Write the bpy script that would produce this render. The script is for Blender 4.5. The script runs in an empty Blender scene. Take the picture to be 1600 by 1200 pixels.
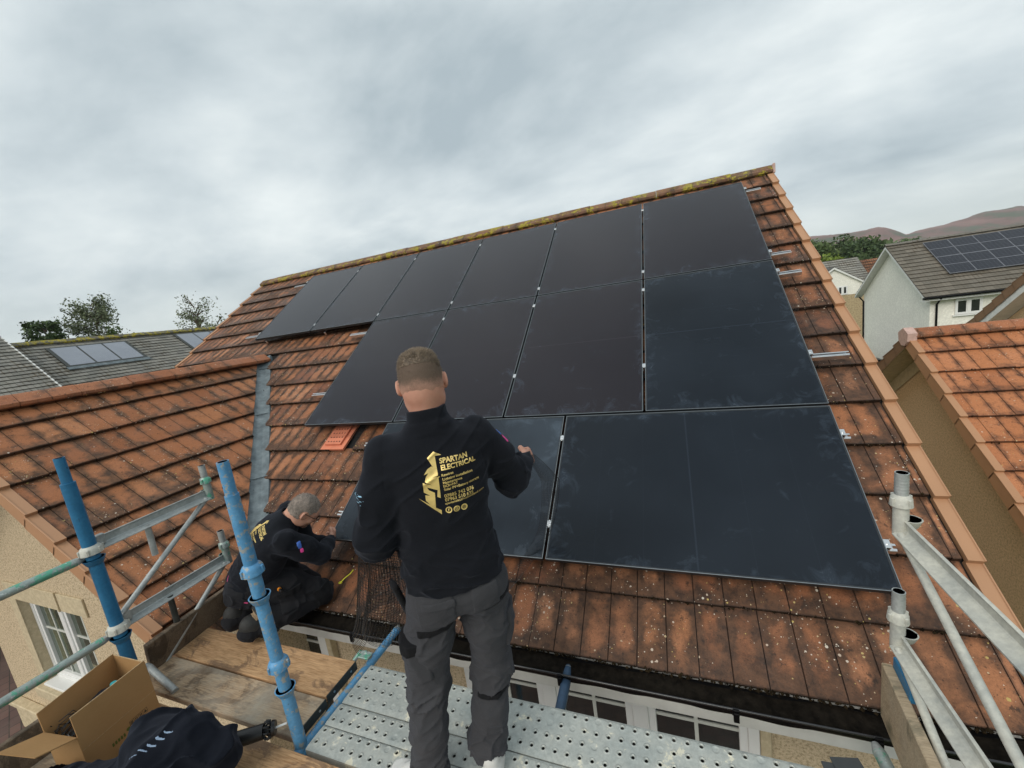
import bpy, bmesh, math, random
import numpy as np
from mathutils import Vector, Matrix, geometry
from mathutils.bvhtree import BVHTree
random.seed(7); RNG = np.random.default_rng(11)
S = bpy.context.scene
COL = S.collection
R_ = math.radians

# ------------------------------------------------------------------ camera
cam = bpy.data.objects.new("camera", bpy.data.cameras.new("camera")); COL.objects.link(cam)
cam.data.sensor_width = 36.0; cam.data.lens = 36 * 637.2 / 1600
cam.data.clip_start = .02; cam.data.clip_end = 6000
CR = np.array([[.92769094, .34625989, -.13961954], [-.0683, -.2126, -.9747], [-.36711025, .91408266, -.17228744]])
CR[1] = np.cross(CR[2], CR[0])
m = Matrix(((CR[0][0], -CR[1][0], -CR[2][0], 5.9762), (CR[0][1], -CR[1][1], -CR[2][1], -2.1609),
            (CR[0][2], -CR[1][2], -CR[2][2], 1.5272), (0, 0, 0, 1)))
cam.matrix_world = m
S.camera = cam

# ------------------------------------------------------------------ world, sun, exposure
W = bpy.data.worlds.new("World"); S.world = W; W.use_nodes = True
nt = W.node_tree; nt.nodes.clear()
def wn(t, **k):
    n = nt.nodes.new(t)
    for a, b in k.items():
        if a[0] == '_': n.inputs[int(a[1:])].default_value = b
        else: setattr(n, a, b)
    return n
SUN_EL, SUN_ROT = R_(38), R_(197)
out = wn('ShaderNodeOutputWorld'); bg = wn('ShaderNodeBackground')
sky = wn('ShaderNodeTexSky'); sky.sky_type = 'NISHITA'; sky.sun_disc = False; sky.sun_elevation = SUN_EL; sky.sun_rotation = SUN_ROT
skys = wn('ShaderNodeVectorMath', operation='SCALE'); skys.inputs['Scale'].default_value = .085
nt.links.new(sky.outputs[0], skys.inputs[0])
tc = wn('ShaderNodeTexCoord'); sep = wn('ShaderNodeSeparateXYZ'); nt.links.new(tc.outputs['Generated'], sep.inputs[0])
za = wn('ShaderNodeMath', operation='MAXIMUM', _1=0.0); nt.links.new(sep.outputs[2], za.inputs[0])
zb = wn('ShaderNodeMath', operation='ADD', _1=.30); nt.links.new(za.outputs[0], zb.inputs[0])
dx = wn('ShaderNodeMath', operation='DIVIDE'); dy = wn('ShaderNodeMath', operation='DIVIDE')
for d, i in ((dx, 0), (dy, 1)):
    nt.links.new(sep.outputs[i], d.inputs[0]); nt.links.new(zb.outputs[0], d.inputs[1])
cmb = wn('ShaderNodeCombineXYZ'); nt.links.new(dx.outputs[0], cmb.inputs[0]); nt.links.new(dy.outputs[0], cmb.inputs[1])
mp = wn('ShaderNodeMapping'); mp.inputs['Rotation'].default_value = (0, 0, .5); mp.inputs['Scale'].default_value = (1.0, 1.35, 1); mp.inputs['Location'].default_value = (3.1, 1.7, 0)
nt.links.new(cmb.outputs[0], mp.inputs[0])
nz = wn('ShaderNodeTexNoise'); nz.inputs['Scale'].default_value = 1.25; nz.inputs['Detail'].default_value = 9; nz.inputs['Roughness'].default_value = .56; nz.inputs['Distortion'].default_value = .18
nt.links.new(mp.outputs[0], nz.inputs[0])
rp = wn('ShaderNodeValToRGB'); e = rp.color_ramp.elements
e[0].position = .32; e[0].color = (.335, .398, .430, 1); e[1].position = .70; e[1].color = (.71, .755, .75, 1)
x = e.new(.5); x.color = (.51, .568, .588, 1)
nt.links.new(nz.outputs[0], rp.inputs[0])
hz = wn('ShaderNodeMapRange', _1=0.0, _2=.16, _3=.75, _4=0.0); nt.links.new(sep.outputs[2], hz.inputs[0])
hm = wn('ShaderNodeMix', data_type='RGBA'); nt.links.new(hz.outputs[0], hm.inputs[0]); nt.links.new(rp.outputs[0], hm.inputs[6]); hm.inputs[7].default_value = (.64, .695, .675, 1)
mx = wn('ShaderNodeMix', data_type='RGBA'); mx.inputs[0].default_value = .93
nt.links.new(skys.outputs[0], mx.inputs[6]); nt.links.new(hm.outputs[2], mx.inputs[7])
bg.inputs[1].default_value = 1.03
nt.links.new(mx.outputs[2], bg.inputs[0]); nt.links.new(bg.outputs[0], out.inputs[0])
sun = bpy.data.objects.new("sun", bpy.data.lights.new("sun", 'SUN')); COL.objects.link(sun)
sun.data.energy = 1.5; sun.data.angle = R_(40); sun.data.color = (1, .94, .85)
# light comes from behind the camera, high
az = SUN_ROT; sdir = Vector((math.sin(az) * math.cos(SUN_EL), math.cos(az) * math.cos(SUN_EL), math.sin(SUN_EL)))
sun.rotation_euler = sdir.to_track_quat('Z', 'Y').to_euler()
S.view_settings.view_transform = 'Standard'; S.view_settings.look = 'None'; S.view_settings.exposure = .42; S.view_settings.gamma = 1

# ------------------------------------------------------------------ material helper
class MT:
    def __init__(s, name, rough=.7, metal=0.0, spec=.5):
        s.m = bpy.data.materials.new(name); s.m.use_nodes = True; s.t = s.m.node_tree
        s.b = s.t.nodes['Principled BSDF']; s.b.inputs['Roughness'].default_value = rough; s.b.inputs['Metallic'].default_value = metal
        s.b.inputs['Specular IOR Level'].default_value = spec
        s.tc = s.t.nodes.new('ShaderNodeTexCoord'); s.O = s.tc.outputs['Object']
    def L(s, a, b): s.t.links.new(a, b)
    def n(s, t, ins=None, **k):
        x = s.t.nodes.new(t)
        for a, b in k.items(): setattr(x, a, b)
        for a, b in (ins or {}).items():
            if hasattr(b, 'is_linked') or hasattr(b, 'links'): s.L(b, x.inputs[a])
            else: x.inputs[a].default_value = b
        return x
    def math(s, op, a, b=0.0, clamp=False):
        return s.n('ShaderNodeMath', {0: a, 1: b}, operation=op, use_clamp=clamp).outputs[0]
    def noise(s, scale, detail=4, rough=.55, vec=None, dist=0.0):
        return s.n('ShaderNodeTexNoise', {'Vector': vec or s.O, 'Scale': scale, 'Detail': detail, 'Roughness': rough, 'Distortion': dist}).outputs[0]
    def map(s, scale, vec=None, rot=(0, 0, 0)):
        return s.n('ShaderNodeMapping', {0: vec or s.O, 'Scale': scale, 'Rotation': rot}).outputs[0]
    def ramp(s, v, stops, interp='LINEAR'):
        r = s.n('ShaderNodeValToRGB', {0: v}); e = r.color_ramp.elements; r.color_ramp.interpolation = interp
        while len(e) > 1: e.remove(e[-1])
        e[0].position = stops[0][0]; e[0].color = c4(stops[0][1])
        for p, c in stops[1:]:
            x = e.new(p); x.color = c4(c)
        return r.outputs[0]
    def rng(s, v, a, b, c=0.0, d=1.0, smooth=False):
        n = s.n('ShaderNodeMapRange', {0: v, 1: a, 2: b, 3: c, 4: d})
        if smooth: n.interpolation_type = 'SMOOTHSTEP'
        return n.outputs[0]
    def mix(s, f, a, b, mode='MIX'):
        n = s.n('ShaderNodeMix', {0: f, 6: a, 7: b}, data_type='RGBA', blend_type=mode); return n.outputs[2]
    def col(s, c): s.set('Base Color', c)
    def set(s, k, v):
        if hasattr(v, 'links'): s.L(v, s.b.inputs[k])
        else: s.b.inputs[k].default_value = v
    def bump(s, h, strength=.3, dist=.01):
        b = s.n('ShaderNodeBump', {'Height': h, 'Strength': strength, 'Distance': dist}); s.L(b.outputs[0], s.b.inputs['Normal'])
def c4(c):
    if isinstance(c, (int, float)): return (c, c, c, 1)
    return (*c[:3], 1)
MATS = {}
def simple(name, c, rough=.6, metal=0.0, var=.12, nscale=6, bump=0.0, bscale=80, spec=.5, c2=None):
    t = MT(name, rough, metal, spec); n = t.noise(nscale, 6)
    hi = [min(1, x * (1 + var)) for x in c]; lo = [x * (1 - var) for x in c] if c2 is None else c2
    t.col(t.ramp(n, [(.3, lo), (.7, hi)]))
    if bump: t.bump(t.noise(bscale, 4), bump, .01)
    MATS[name] = t.m; return t.m

def tile_mat(name, cols, dark, dirt=.5, lichen=.4, yellow=.0, scale=1.0):
    t = MT(name, .75, 0, .35)
    uv = t.n('ShaderNodeSeparateXYZ', {0: t.tc.outputs['UV']}); u, v = uv.outputs[0], uv.outputs[1]
    isl = t.n('ShaderNodeNewGeometry').outputs['Random Per Island']
    base = t.ramp(isl, [(i / (len(cols) - 1), c) for i, c in enumerate(cols)])
    # soft bloom of clean clay in the middle of each half tile, dirt along its edges
    uh = t.math('FRACT', t.math('MULTIPLY', u, 2.0)); ue = t.math('MULTIPLY', t.math('MINIMUM', uh, t.math('SUBTRACT', 1.0, uh)), 2.0)
    ve = t.math('MINIMUM', t.math('MULTIPLY', v, .72), t.math('SUBTRACT', 1.08, v))
    edge = t.math('SUBTRACT', 1.0, t.math('MULTIPLY', t.rng(ue, 0, .75, smooth=True), t.rng(ve, 0.0, .28, smooth=True)))
    wob = t.noise(4.3 * scale, 5, .6, dist=.6)
    big = t.noise(.9 * scale, 3, vec=t.O); mid = t.noise(7 * scale, 7, .65); isn = t.noise(37.0, 1, vec=t.n('ShaderNodeCombineXYZ', {0: isl, 1: isl}).outputs[0])
    s1 = t.math('ADD', t.math('MULTIPLY', t.math('MULTIPLY', edge, .62), wob), t.math('ADD', t.math('MULTIPLY', mid, 1.0), t.math('MULTIPLY', t.math('SUBTRACT', wob, .5), .8)))
    s2 = t.math('ADD', t.math('ADD', s1, t.math('MULTIPLY', big, .75)), t.math('MULTIPLY', isn, .30))
    msk = t.rng(s2, 1.42 - dirt * .55, 1.86 - dirt * .55, smooth=True)
    grain = t.noise(160, 3, .6); fine = t.noise(35, 5, .7)
    b2 = t.mix(1.0, base, t.ramp(grain, [(.3, .78), (.7, 1.16)]), 'MULTIPLY')
    b2 = t.mix(t.rng(fine, .52, .72), b2, t.mix(.5, b2, c4([x * .55 for x in cols[0]])))
    dk = t.mix(t.rng(t.noise(17, 7, .7), .38, .62), c4([x * .8 for x in dark]), c4([dark[0] * 3.0, dark[1] * 2.4, dark[2] * 1.9]))
    c = t.mix(t.math('MULTIPLY', msk, .93), b2, dk)
    sp1 = t.rng(t.noise(95, 4, .75), .60, .66); sp2 = t.rng(t.noise(21, 8, .75), .585, .64)
    c = t.mix(t.math('MULTIPLY', t.math('MAXIMUM', sp1, sp2), .72), c, c4([x * .55 for x in dark]))
    # crisp seam + dirt at the tail
    seam = t.rng(t.math('MINIMUM', v, t.math('MULTIPLY', ue, .3)), .0, .022, 1, 0)
    c = t.mix(t.math('MULTIPLY', seam, .8), c, c4([x * .45 for x in dark]))
    if lichen:
        for sc, off in ((44, 0), (95, 3.3)):
            vo = t.n('ShaderNodeTexVoronoi', {'Vector': t.map((sc, sc, sc * .9)), 'Scale': 1.0})
            vc = t.n('ShaderNodeSeparateXYZ', {0: vo.outputs['Color']})
            patch = t.noise(2.2, 4, .6)
            th = t.math('MULTIPLY', t.rng(patch, .42, .64), .55 * lichen)
            on = t.math('LESS_THAN', vc.outputs[0], th)
            rad = t.math('ADD', .07, t.math('MULTIPLY', vc.outputs[1], .24))
            dn = t.math('ADD', vo.outputs['Distance'], t.math('MULTIPLY', t.math('SUBTRACT', t.noise(240, 2), .5), .22))
            sp = t.math('MULTIPLY', on, t.math('LESS_THAN', dn, rad))
            lc = t.ramp(vc.outputs[2], [(0, (.66, .61, .52)), (.6, (.56, .44, .34)), (.96, (.5, .38, .12))])
            c = t.mix(t.math('MULTIPLY', sp, .85), c, lc)
    if yellow:
        ym = t.rng(t.noise(9, 8, .7), .60 - yellow * .16, .66 - yellow * .16)
        c = t.mix(ym, c, t.ramp(t.noise(60, 3), [(.3, (.10, .085, .01)), (.6, (.40, .33, .03)), (.75, (.5, .42, .06))]))
    t.col(c); t.set('Roughness', t.rng(t.noise(3, 3), .35, .65, .45, .78))
    t.bump(t.math('ADD', t.math('MULTIPLY', grain, .5), t.math('MULTIPLY', t.noise(28, 6, .7), 1.2)), .6, .005)
    MATS[name] = t.m; return t.m
ORG = [(0.376, 0.156, 0.070), (0.284, 0.109, 0.048), (0.431, 0.188, 0.092), (0.230, 0.087, 0.040), (0.358, 0.140, 0.059), (0.202, 0.075, 0.037)]
tile_mat('clay_tile', ORG, (.036, .022, .015), 1.0, .62)
tile_mat('clay_tile_wing', [(0.449, 0.188, 0.082), (0.357, 0.136, 0.056), (0.418, 0.164, 0.070), (0.296, 0.108, 0.044), (0.459, 0.183, 0.078)], (.055, .034, .022), .74, .62)
tile_mat('clay_tile_fresh', [(0.479, 0.188, 0.078), (0.408, 0.150, 0.062), (0.520, 0.211, 0.094), (0.439, 0.164, 0.066)], (.085, .042, .025), .5, .35)
tile_mat('slate_grey_tile', [(.25, .24, .205), (.18, .175, .155), (.29, .275, .24), (.21, .205, .185)], (.06, .058, .046), .35, .12, 0, .5)
tile_mat('brown_grey_tile', [(.17, .15, .12), (.13, .115, .09), (.20, .175, .14)], (.05, .045, .035), .15, 0, 0, .3)
tile_mat('ridge_mossy', [(.24, .12, .065), (.17, .085, .05)], (.05, .034, .022), .8, .3, .55)
tile_mat('ridge_plain', [(.18, .165, .14), (.15, .14, .12)], (.05, .045, .035), .3, 0)
tile_mat('ridge_clay', [(0.408, 0.160, 0.074), (0.347, 0.127, 0.058)], (.07, .042, .028), .62, .6, .0)
tile_mat('ridge_slate', [(.14, .13, .10), (.12, .11, .09)], (.04, .038, .02), .4, .1, .8)
simple('verge_plastic', (.44, .235, .125), .55, 0, .05, 3, .06, 40)
simple('verge_plastic_brown', (.22, .12, .06), .6, 0, .08, 3)
simple('finial_clay', (.55, .38, .33), .8, 0, .15, 20, .2)
simple('terracotta_vent', (.62, .20, .11), .7, 0, .1, 12, .15)
simple('black_void', (.004, .004, .004), .9, 0, 0)
def lead():
    t = MT('lead_flashing', .5, .25); n = t.noise(12, 7, .6)
    t.col(t.ramp(n, [(.3, (.09, .11, .12)), (.55, (.155, .19, .205)), (.75, (.23, .26, .27))]))
    t.set('Roughness', t.rng(t.noise(20, 4), .3, .7, .38, .62)); t.bump(t.noise(8, 5), .4, .02); MATS['lead_flashing'] = t.m
lead()
def render_wall(name, a, b, sc=60, bs=.5):
    t = MT(name, .9, 0, .2); g = t.noise(sc, 5, .75); big = t.noise(.8, 5)
    c = t.ramp(g, [(.40, b), (.5, a), (.60, [min(1, x * 1.15) for x in a])]); c = t.mix(t.rng(big, .35, .75, 0, .3), c, c4([x * .75 for x in a]))
    t.col(c); t.bump(g, bs, .012); MATS[name] = t.m
render_wall('roughcast_cream', (.66, .53, .36), (.38, .28, .17), 60, 1.0)
render_wall('roughcast_tan', (.70, .50, .31), (.50, .35, .21), 45, .7)
render_wall('smooth_cream', (.55, .46, .31), (.50, .41, .27), 20, .1)
render_wall('white_render', (.82, .80, .72), (.78, .76, .68), 12, .1)
render_wall('sandstone_brick', (.42, .33, .20), (.30, .22, .13), 9, .3)
simple('white_upvc', (.78, .78, .76), .35, 0, .03, 5)
simple('white_board', (.70, .70, .67), .5, 0, .1, 8, .1, 30)
simple('muntin_white', (.62, .63, .58), .4, 0, .03)
simple('black_gutter', (.0035, .0035, .004), .45, 0, .2, 8, spec=.14)
simple('gutter_lip', (.02, .021, .023), .22, spec=.6); simple('gutter_silt', (.010, .008, .006), .95, 0, .6, 30, .5, 60, spec=.1)
simple('dark_red_paint', (.13, .008, .014), .45, 0, .1)
def glass(name, c, r=.06):
    t = MT(name, r, 0, .7); t.col(t.ramp(t.noise(2.5, 4), [(.35, c), (.7, [x * 2.2 for x in c])])); t.set('Coat Weight', .5); t.set('Coat Roughness', .02); MATS[name] = t.m
glass('window_glass', (.012, .014, .014)); glass('window_glass_green', (.03, .045, .028))
simple('net_curtain', (.33, .31, .26), .8, 0, .3, 4)
def pv(name, base, dcol, d2w, smear, tint):
    t = MT(name, .12, 0, .42 if name == 'pv_glass' else .30); t.set('Specular Tint', tint)
    sep = t.n('ShaderNodeSeparateXYZ', {0: t.tc.outputs['UV']}); U, V = sep.outputs[0], sep.outputs[1]
    ue = t.math('MINIMUM', U, t.math('SUBTRACT', 1.0, U)); ve = t.math('MINIMUM', V, t.math('SUBTRACT', 1.0, V))
    oi = t.n('ShaderNodeObjectInfo').outputs['Random']
    vec = t.n('ShaderNodeVectorMath', {0: t.O, 1: t.n('ShaderNodeCombineXYZ', {0: t.math('MULTIPLY', oi, 40.0)}).outputs[0]}, operation='ADD').outputs[0]
    dust = t.noise(1.1, 3, .5, vec); sm = t.noise(7, 8, .68, vec, .9)
    edge = t.rng(t.math('MINIMUM', ue, ve), 0, .11, 1, 0, smooth=True)
    d = t.math('MULTIPLY', t.rng(t.math('ADD', t.math('MULTIPLY', edge, .13), sm), .60, .82, 0, .55), smear)
    d2 = t.math('MULTIPLY', t.rng(dust, .25, .8), d2w)
    sc = t.rng(t.noise(3, 2, .4, t.map((.35, 14, 14), vec, (0, 0, .6)), 3.0), .775, .79, 0, .10 * smear)
    dd = t.math('MAXIMUM', t.math('ADD', d, d2), sc)
    ln = t.rng(t.math('ABSOLUTE', t.math('SUBTRACT', t.math('FRACT', t.math('MULTIPLY', V, 6.0)), .5)), .493, .499, 0, .22)
    mid = t.rng(t.math('ABSOLUTE', t.math('SUBTRACT', V, .5)), .0, .004, .5, 0)
    c = t.mix(t.math('MAXIMUM', ln, mid), c4(base), c4([x * 4 + .008 for x in base]))
    t.col(t.mix(dd, c, c4(dcol))); t.set('Roughness', t.rng(dd, 0, .4, .11, .40)); MATS[name] = t.m
pv('pv_glass', (.0065, .0048, .0068), (.07, .10, .14), .035, .55, (1, .92, .99, 1)); pv('pv_glass_hazy', (.0045, .0065, .0105), (.080, .108, .14), .42, .6, (.92, .96, 1, 1)); pv('pv_glass_dusty', (.0045, .0065, .0105), (.078, .108, .150), .11, .5, (.90, .96, 1, 1))
simple('pv_frame', (.045, .05, .055), .38, .6, .1, 10)
simple('pv_edge_metal', (.27, .30, .32), .35, .8, .15, 30)
simple('far_frame', (.22, .23, .26), .5)
simple('aluminium', (.74, .75, .76), .28, 1.0, .06, 10)
simple('steel_bolt', (.6, .6, .6), .3, 1, .1)
def pvfar():
    t = MT('pv_far', .2, 0, .5); sep = t.n('ShaderNodeSeparateXYZ', {0: t.tc.outputs['UV']})
    def line(c, k, w): return t.rng(t.math('ABSOLUTE', t.math('SUBTRACT', t.math('FRACT', t.math('MULTIPLY', c, k)), .5)), .5 - w, .5 - w * .6)
    l = t.math('MAXIMUM', line(sep.outputs[0], 6.0, .05), line(sep.outputs[1], 10.0, .04))
    t.col(t.mix(t.math('MULTIPLY', l, .3), c4((.010, .011, .018)), c4((.12, .13, .16)))); MATS['pv_far'] = t.m
pvfar()
def pvfl():
    t = MT('pv_flush', .22, 0, .9); t.col(t.ramp(t.noise(2, 3), [(.3, (.17, .19, .235)), (.7, (.20, .225, .27))])); t.set('Coat Weight', .6); t.set('Coat Roughness', .08); MATS['pv_flush'] = t.m
pvfl()
def wood(name, a, b, dark, stain=.5, grey=.0):
    t = MT(name, .8, 0, .25); g = t.noise(9, 8, .65, t.map((1.2, 22, 22)), .4); g2 = t.noise(5, 6, .6, t.map((1.0, 6, 6)), 1.5)
    c = t.ramp(g, [(.38, b), (.5, a), (.62, [min(1, x * 1.2) for x in a])])
    c = t.mix(t.rng(g2, .45, .7, 0, .45), c, c4([x * .6 for x in b]))
    st = t.rng(t.noise(3.2, 9, .68, t.map((1, 2.2, 1)), .8), .60 - stain * .12, .66 - stain * .12)
    c = t.mix(t.math('MULTIPLY', st, .75), c, t.ramp(t.noise(20, 5), [(.35, dark), (.7, [x * 1.8 for x in dark])]))
    if grey: c = t.mix(t.rng(t.noise(2.1, 8, .7), .42, .62, 0, grey), c, c4((.40, .36, .29)))
    kn = t.n('ShaderNodeTexVoronoi', {'Vector': t.map((1.6, 9, 9)), 'Scale': 1.0}); c = t.mix(t.rng(kn.outputs['Distance'], .03, .09, .8, 0), c, c4([x * .35 for x in b]))
    t.col(c); t.bump(t.math('ADD', g, t.math('MULTIPLY', st, .5)), .35, .004); t.set('Roughness', t.rng(st, 0, 1, .8, .55)); MATS[name] = t.m
wood('board_fresh', (.50, .31, .165), (.36, .20, .095), (.13, .08, .05), .62)
wood('board_muddy', (.43, .31, .20), (.28, .19, .115), (.10, .068, .045), .85, .85)
wood('board_dark', (.17, .125, .085), (.11, .075, .05), (.035, .024, .016), .6, .12)
wood('board_grey', (.42, .32, .21), (.30, .22, .135), (.10, .085, .05), .4, .3)
def galv(name, a, b, rust=0, rough=.5, metal=.45, patch=None):
    t = MT(name, rough, metal); n = t.noise(9, 7, .65); n2 = t.noise(70, 3, .6)
    c = t.ramp(n, [(.3, b), (.6, a), (.78, [min(1, x * 1.12) for x in a])]); c = t.mix(1.0, c, t.ramp(n2, [(.3, .86), (.7, 1.08)]), 'MULTIPLY')
    if patch:
        for pc, sc, lo in patch: c = t.mix(t.rng(t.noise(sc, 7, .7), lo, lo + .04), c, c4(pc))
    t.col(c); t.set('Roughness', t.rng(n, .3, .7, rough - .12, rough + .15)); t.bump(t.math('ADD', n, n2), .15, .003); MATS[name] = t.m
galv('galvanised', (.47, .49, .48), (.30, .33, .33), patch=[((.10, .10, .09), 14, .70)])
galv('galvanised_cream', (.60, .59, .52), (.42, .43, .40), rough=.62, metal=.2, patch=[((.30, .28, .22), 18, .66)])
galv('plank_steel', (.47, .49, .455), (.35, .385, .37), rough=.55, metal=.2, patch=[((.70, .67, .54), 9, .60), ((.66, .64, .53), 30, .66), ((.20, .18, .14), 5, .66), ((.22, .13, .07), 25, .73)])
galv('green_worn', (.38, .44, .41), (.28, .33, .32), patch=[((.13, .40, .28), 13, .50), ((.55, .58, .56), 30, .62)])
galv('blue_paint', (.025, .17, .33), (.018, .13, .27), rough=.42, metal=.05, patch=[((.02, .05, .09), 22, .66)])
galv('blue_chipped', (.12, .34, .58), (.08, .27, .50), rough=.5, metal=.05, patch=[((.34, .35, .33), 30, .545), ((.06, .07, .08), 46, .66)])
galv('blue_dark', (.045, .09, .16), (.03, .06, .10), rough=.5, metal=.1, patch=[((.45, .5, .55), 60, .66)])
simple('dark_steel', (.06, .065, .06), .5, .5, .3, 20, .1)
simple('chrome_clamp', (.7, .72, .73), .22, 1, .05)
def cardboard():
    t = MT('cardboard', .85, 0, .2); g = t.noise(60, 4, .6, t.map((1, 1, 6)))
    t.col(t.ramp(t.math('ADD', t.math('MULTIPLY', g, .4), t.math('MULTIPLY', t.noise(5, 4), .6)), [(.3, (.36, .205, .085)), (.7, (.43, .255, .115))])); t.bump(g, .1, .003); MATS['cardboard'] = t.m
cardboard(); simple('card_core', (.44, .31, .17), .9, 0, .3, 90)
simple('ink_black', (.03, .022, .015), .8); simple('ink_green', (.10, .13, .02), .8)
def fleece(name, c, sheen=.35, bs=260, bump=.25):
    t = MT(name, .95, 0, .12); n = t.noise(bs, 3, .7); b = t.noise(4, 5)
    t.col(t.mix(t.rng(t.noise(420, 1), .68, .72, 0, .25), t.ramp(t.math('ADD', t.math('MULTIPLY', n, .5), t.math('MULTIPLY', b, .5)), [(.3, [x * .75 for x in c]), (.7, [x * 1.35 for x in c])]), c4([x * 3.5 for x in c])))
    t.set('Sheen Weight', sheen); t.set('Sheen Roughness', .5); t.set('Sheen Tint', (.5, .55, .7, 1))
    t.bump(t.math('ADD', n, t.math('MULTIPLY', t.noise(14, 5), 2.0)), bump, .003); MATS[name] = t.m
fleece('fleece_black', (.0085, .0095, .0125), .12); fleece('trouser_charcoal', (.048, .048, .052), .12, 500, .5); fleece('trouser_black', (.017, .017, .019), .1, 600)
fleece('cloth_patch', (.011, .011, .012), .05, 500); fleece('fleece_navy', (.006, .0075, .012), .12)
simple('gold_print', (.80, .60, .22), .42, .35, .22, 25)
simple('pale_print', (.62, .58, .38), .6); simple('logo_pink', (.75, .06, .30), .6); simple('logo_blue', (.05, .14, .5), .6); simple('stripe_blue', (.22, .30, .42), .7); simple('stripe_cyan', (.25, .45, .6), .7)
simple('pink_waistband', (.8, .09, .28), .7); simple('orange_plastic', (.8, .27, .02), .4); simple('yellow_plastic', (.75, .72, .03), .4)
simple('teal_plastic', (.02, .30, .33), .4); simple('white_paper', (.7, .7, .68), .7); simple('black_plastic', (.012, .012, .013), .38); simple('black_cable', (.01, .01, .011), .3)
simple('grey_strap', (.05, .055, .058), .5, 0, .2)
def skin(name, a, b):
    t = MT(name, .5, 0, .4); n = t.noise(14, 5); t.col(t.ramp(n, [(.3, a), (.7, b)])); t.set('Subsurface Weight', .15); t.set('Subsurface Radius', (.02, .008, .004)); t.bump(t.noise(180, 3), .12, .002); MATS[name] = t.m
skin('skin', (.52, .255, .18), (.63, .34, .25)); skin('skin_aged', (.50, .25, .17), (.60, .33, .24))
def stubble(name, hair, sk, lo, hi, zr=None):
    t = MT(name, .8, 0, .2); n = t.noise(420, 2, .6); p = t.noise(22, 6, .65)
    v = t.math('ADD', t.math('MULTIPLY', n, .5), t.math('MULTIPLY', p, .5))
    if zr: v = t.math('ADD', t.math('MULTIPLY', v, .7), t.rng(t.n('ShaderNodeSeparateXYZ', {0: t.O}).outputs[2], zr[0], zr[1], .55, -.12))
    t.col(t.mix(t.rng(v, lo, hi), c4(hair), c4(sk))); t.bump(n, .3, .002); MATS[name] = t.m
stubble('stubble', (.125, .09, .068), (.545, .305, .225), .38, .74, (1.262, 1.372)); stubble('stubble_grey', (.13, .115, .10), (.42, .34, .29), .40, .66)
simple('hair_brown', (.19, .145, .105), .6, 0, .5, 60, c2=(.10, .074, .052)); simple('hair_grey', (.26, .235, .21), .6, 0, .5, 60, c2=(.08, .07, .06))
simple('hair_tip', (.32, .255, .18), .6, 0, .3, 60)
simple('shoe_white', (.62, .62, .60), .6, 0, .1, 20); simple('shoe_line', (.08, .08, .085), .6); simple('boot_black', (.022, .022, .021), .7, 0, .4, 25, .2); simple('boot_heel', (.28, .20, .12), .8, 0, .3, 12); simple('rubber', (.03, .03, .03), .7)
simple('bark', (.10, .075, .05), .9, 0, .3, 20)
def leaves(name, a, b):
    t = MT(name, .95 if name == 'moss' else .6, 0, .04 if name == 'moss' else .3); isl = t.n('ShaderNodeNewGeometry').outputs['Random Per Island']
    t.col(t.ramp(isl, [(0, a), (1, b)])); t.set('Transmission Weight', 0.0); MATS[name] = t.m
leaves('leaf_dark', (.03, .058, .018), (.085, .125, .045)); leaves('leaf_mid', (.05, .09, .025), (.12, .16, .055)); leaves('leaf_bright', (.11, .17, .02), (.20, .26, .04)); leaves('leaf_grey', (.08, .10, .05), (.20, .23, .13))
leaves('moss', (.009, .007, .005), (.030, .021, .011))
def ground():
    t = MT('grass_ground', .95); t.col(t.ramp(t.noise(.08, 8), [(.3, (.045, .07, .02)), (.6, (.09, .12, .04)), (.75, (.14, .12, .07))])); MATS['grass_ground'] = t.m
    t = MT('hill', .95)
    n = t.noise(.011, 9, .62, t.map((1, 1, 2.5))); sep = t.n('ShaderNodeSeparateXYZ', {0: t.O})
    c = t.ramp(n, [(.40, (.070, .085, .045)), (.50, (.17, .085, .07)), (.62, (.24, .125, .105)), (.75, (.12, .095, .065))])
    low = t.rng(t.math('ADD', sep.outputs[2], t.math('MULTIPLY', t.noise(.03, 5), 40.0)), 40, 62, 1, 0)
    t.col(t.mix(low, c, t.ramp(t.noise(.05, 6), [(.4, (.045, .075, .035)), (.65, (.08, .115, .06))]))); MATS['hill'] = t.m
    t = MT('block_paving', .85); b = t.n('ShaderNodeTexBrick', {'Vector': t.map((1, 1, 1), rot=(0, 0, R_(18))), 'Color1': c4((.15, .085, .07)), 'Color2': c4((.10, .062, .055)), 'Mortar': c4((.045, .035, .028)), 'Scale': 1.0, 'Mortar Size': .006, 'Brick Width': .2, 'Row Height': .1})
    t.col(t.mix(t.rng(t.noise(3, 6), .4, .7, 0, .5), b.outputs[0], c4((.17, .12, .10)))); t.bump(b.outputs[1], -.4, .01); MATS['block_paving'] = t.m
ground()

# ------------------------------------------------------------------ mesh helpers
def tag(o, label=None, cat=None, group=None, kind=None):
    if label: o['label'] = label
    if cat: o['category'] = cat
    if group: o['group'] = group
    if kind: o['kind'] = kind
    return o
def empty(name, loc, label, cat, group=None):
    o = bpy.data.objects.new(name, None); COL.objects.link(o); o.location = loc; o.empty_display_size = .1
    return tag(o, label, cat, group)
def link(name, me, mat, parent=None, smooth=False):
    o = bpy.data.objects.new(name, me); COL.objects.link(o)
    if mat is not None:
        for mm in (mat if isinstance(mat, (list, tuple)) else [mat]): me.materials.append(MATS[mm])
    if smooth:
        me.polygons.foreach_set('use_smooth', [True] * len(me.polygons))
    if parent is not None:
        o.parent = parent; o.matrix_parent_inverse = Matrix.Translation(-Vector(wpos(parent)))
    return o
def wpos(o):
    v = Vector(o.location)
    return v if o.parent is None else Vector((0, 0, 0)) if o.type == 'MESH' else v
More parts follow.
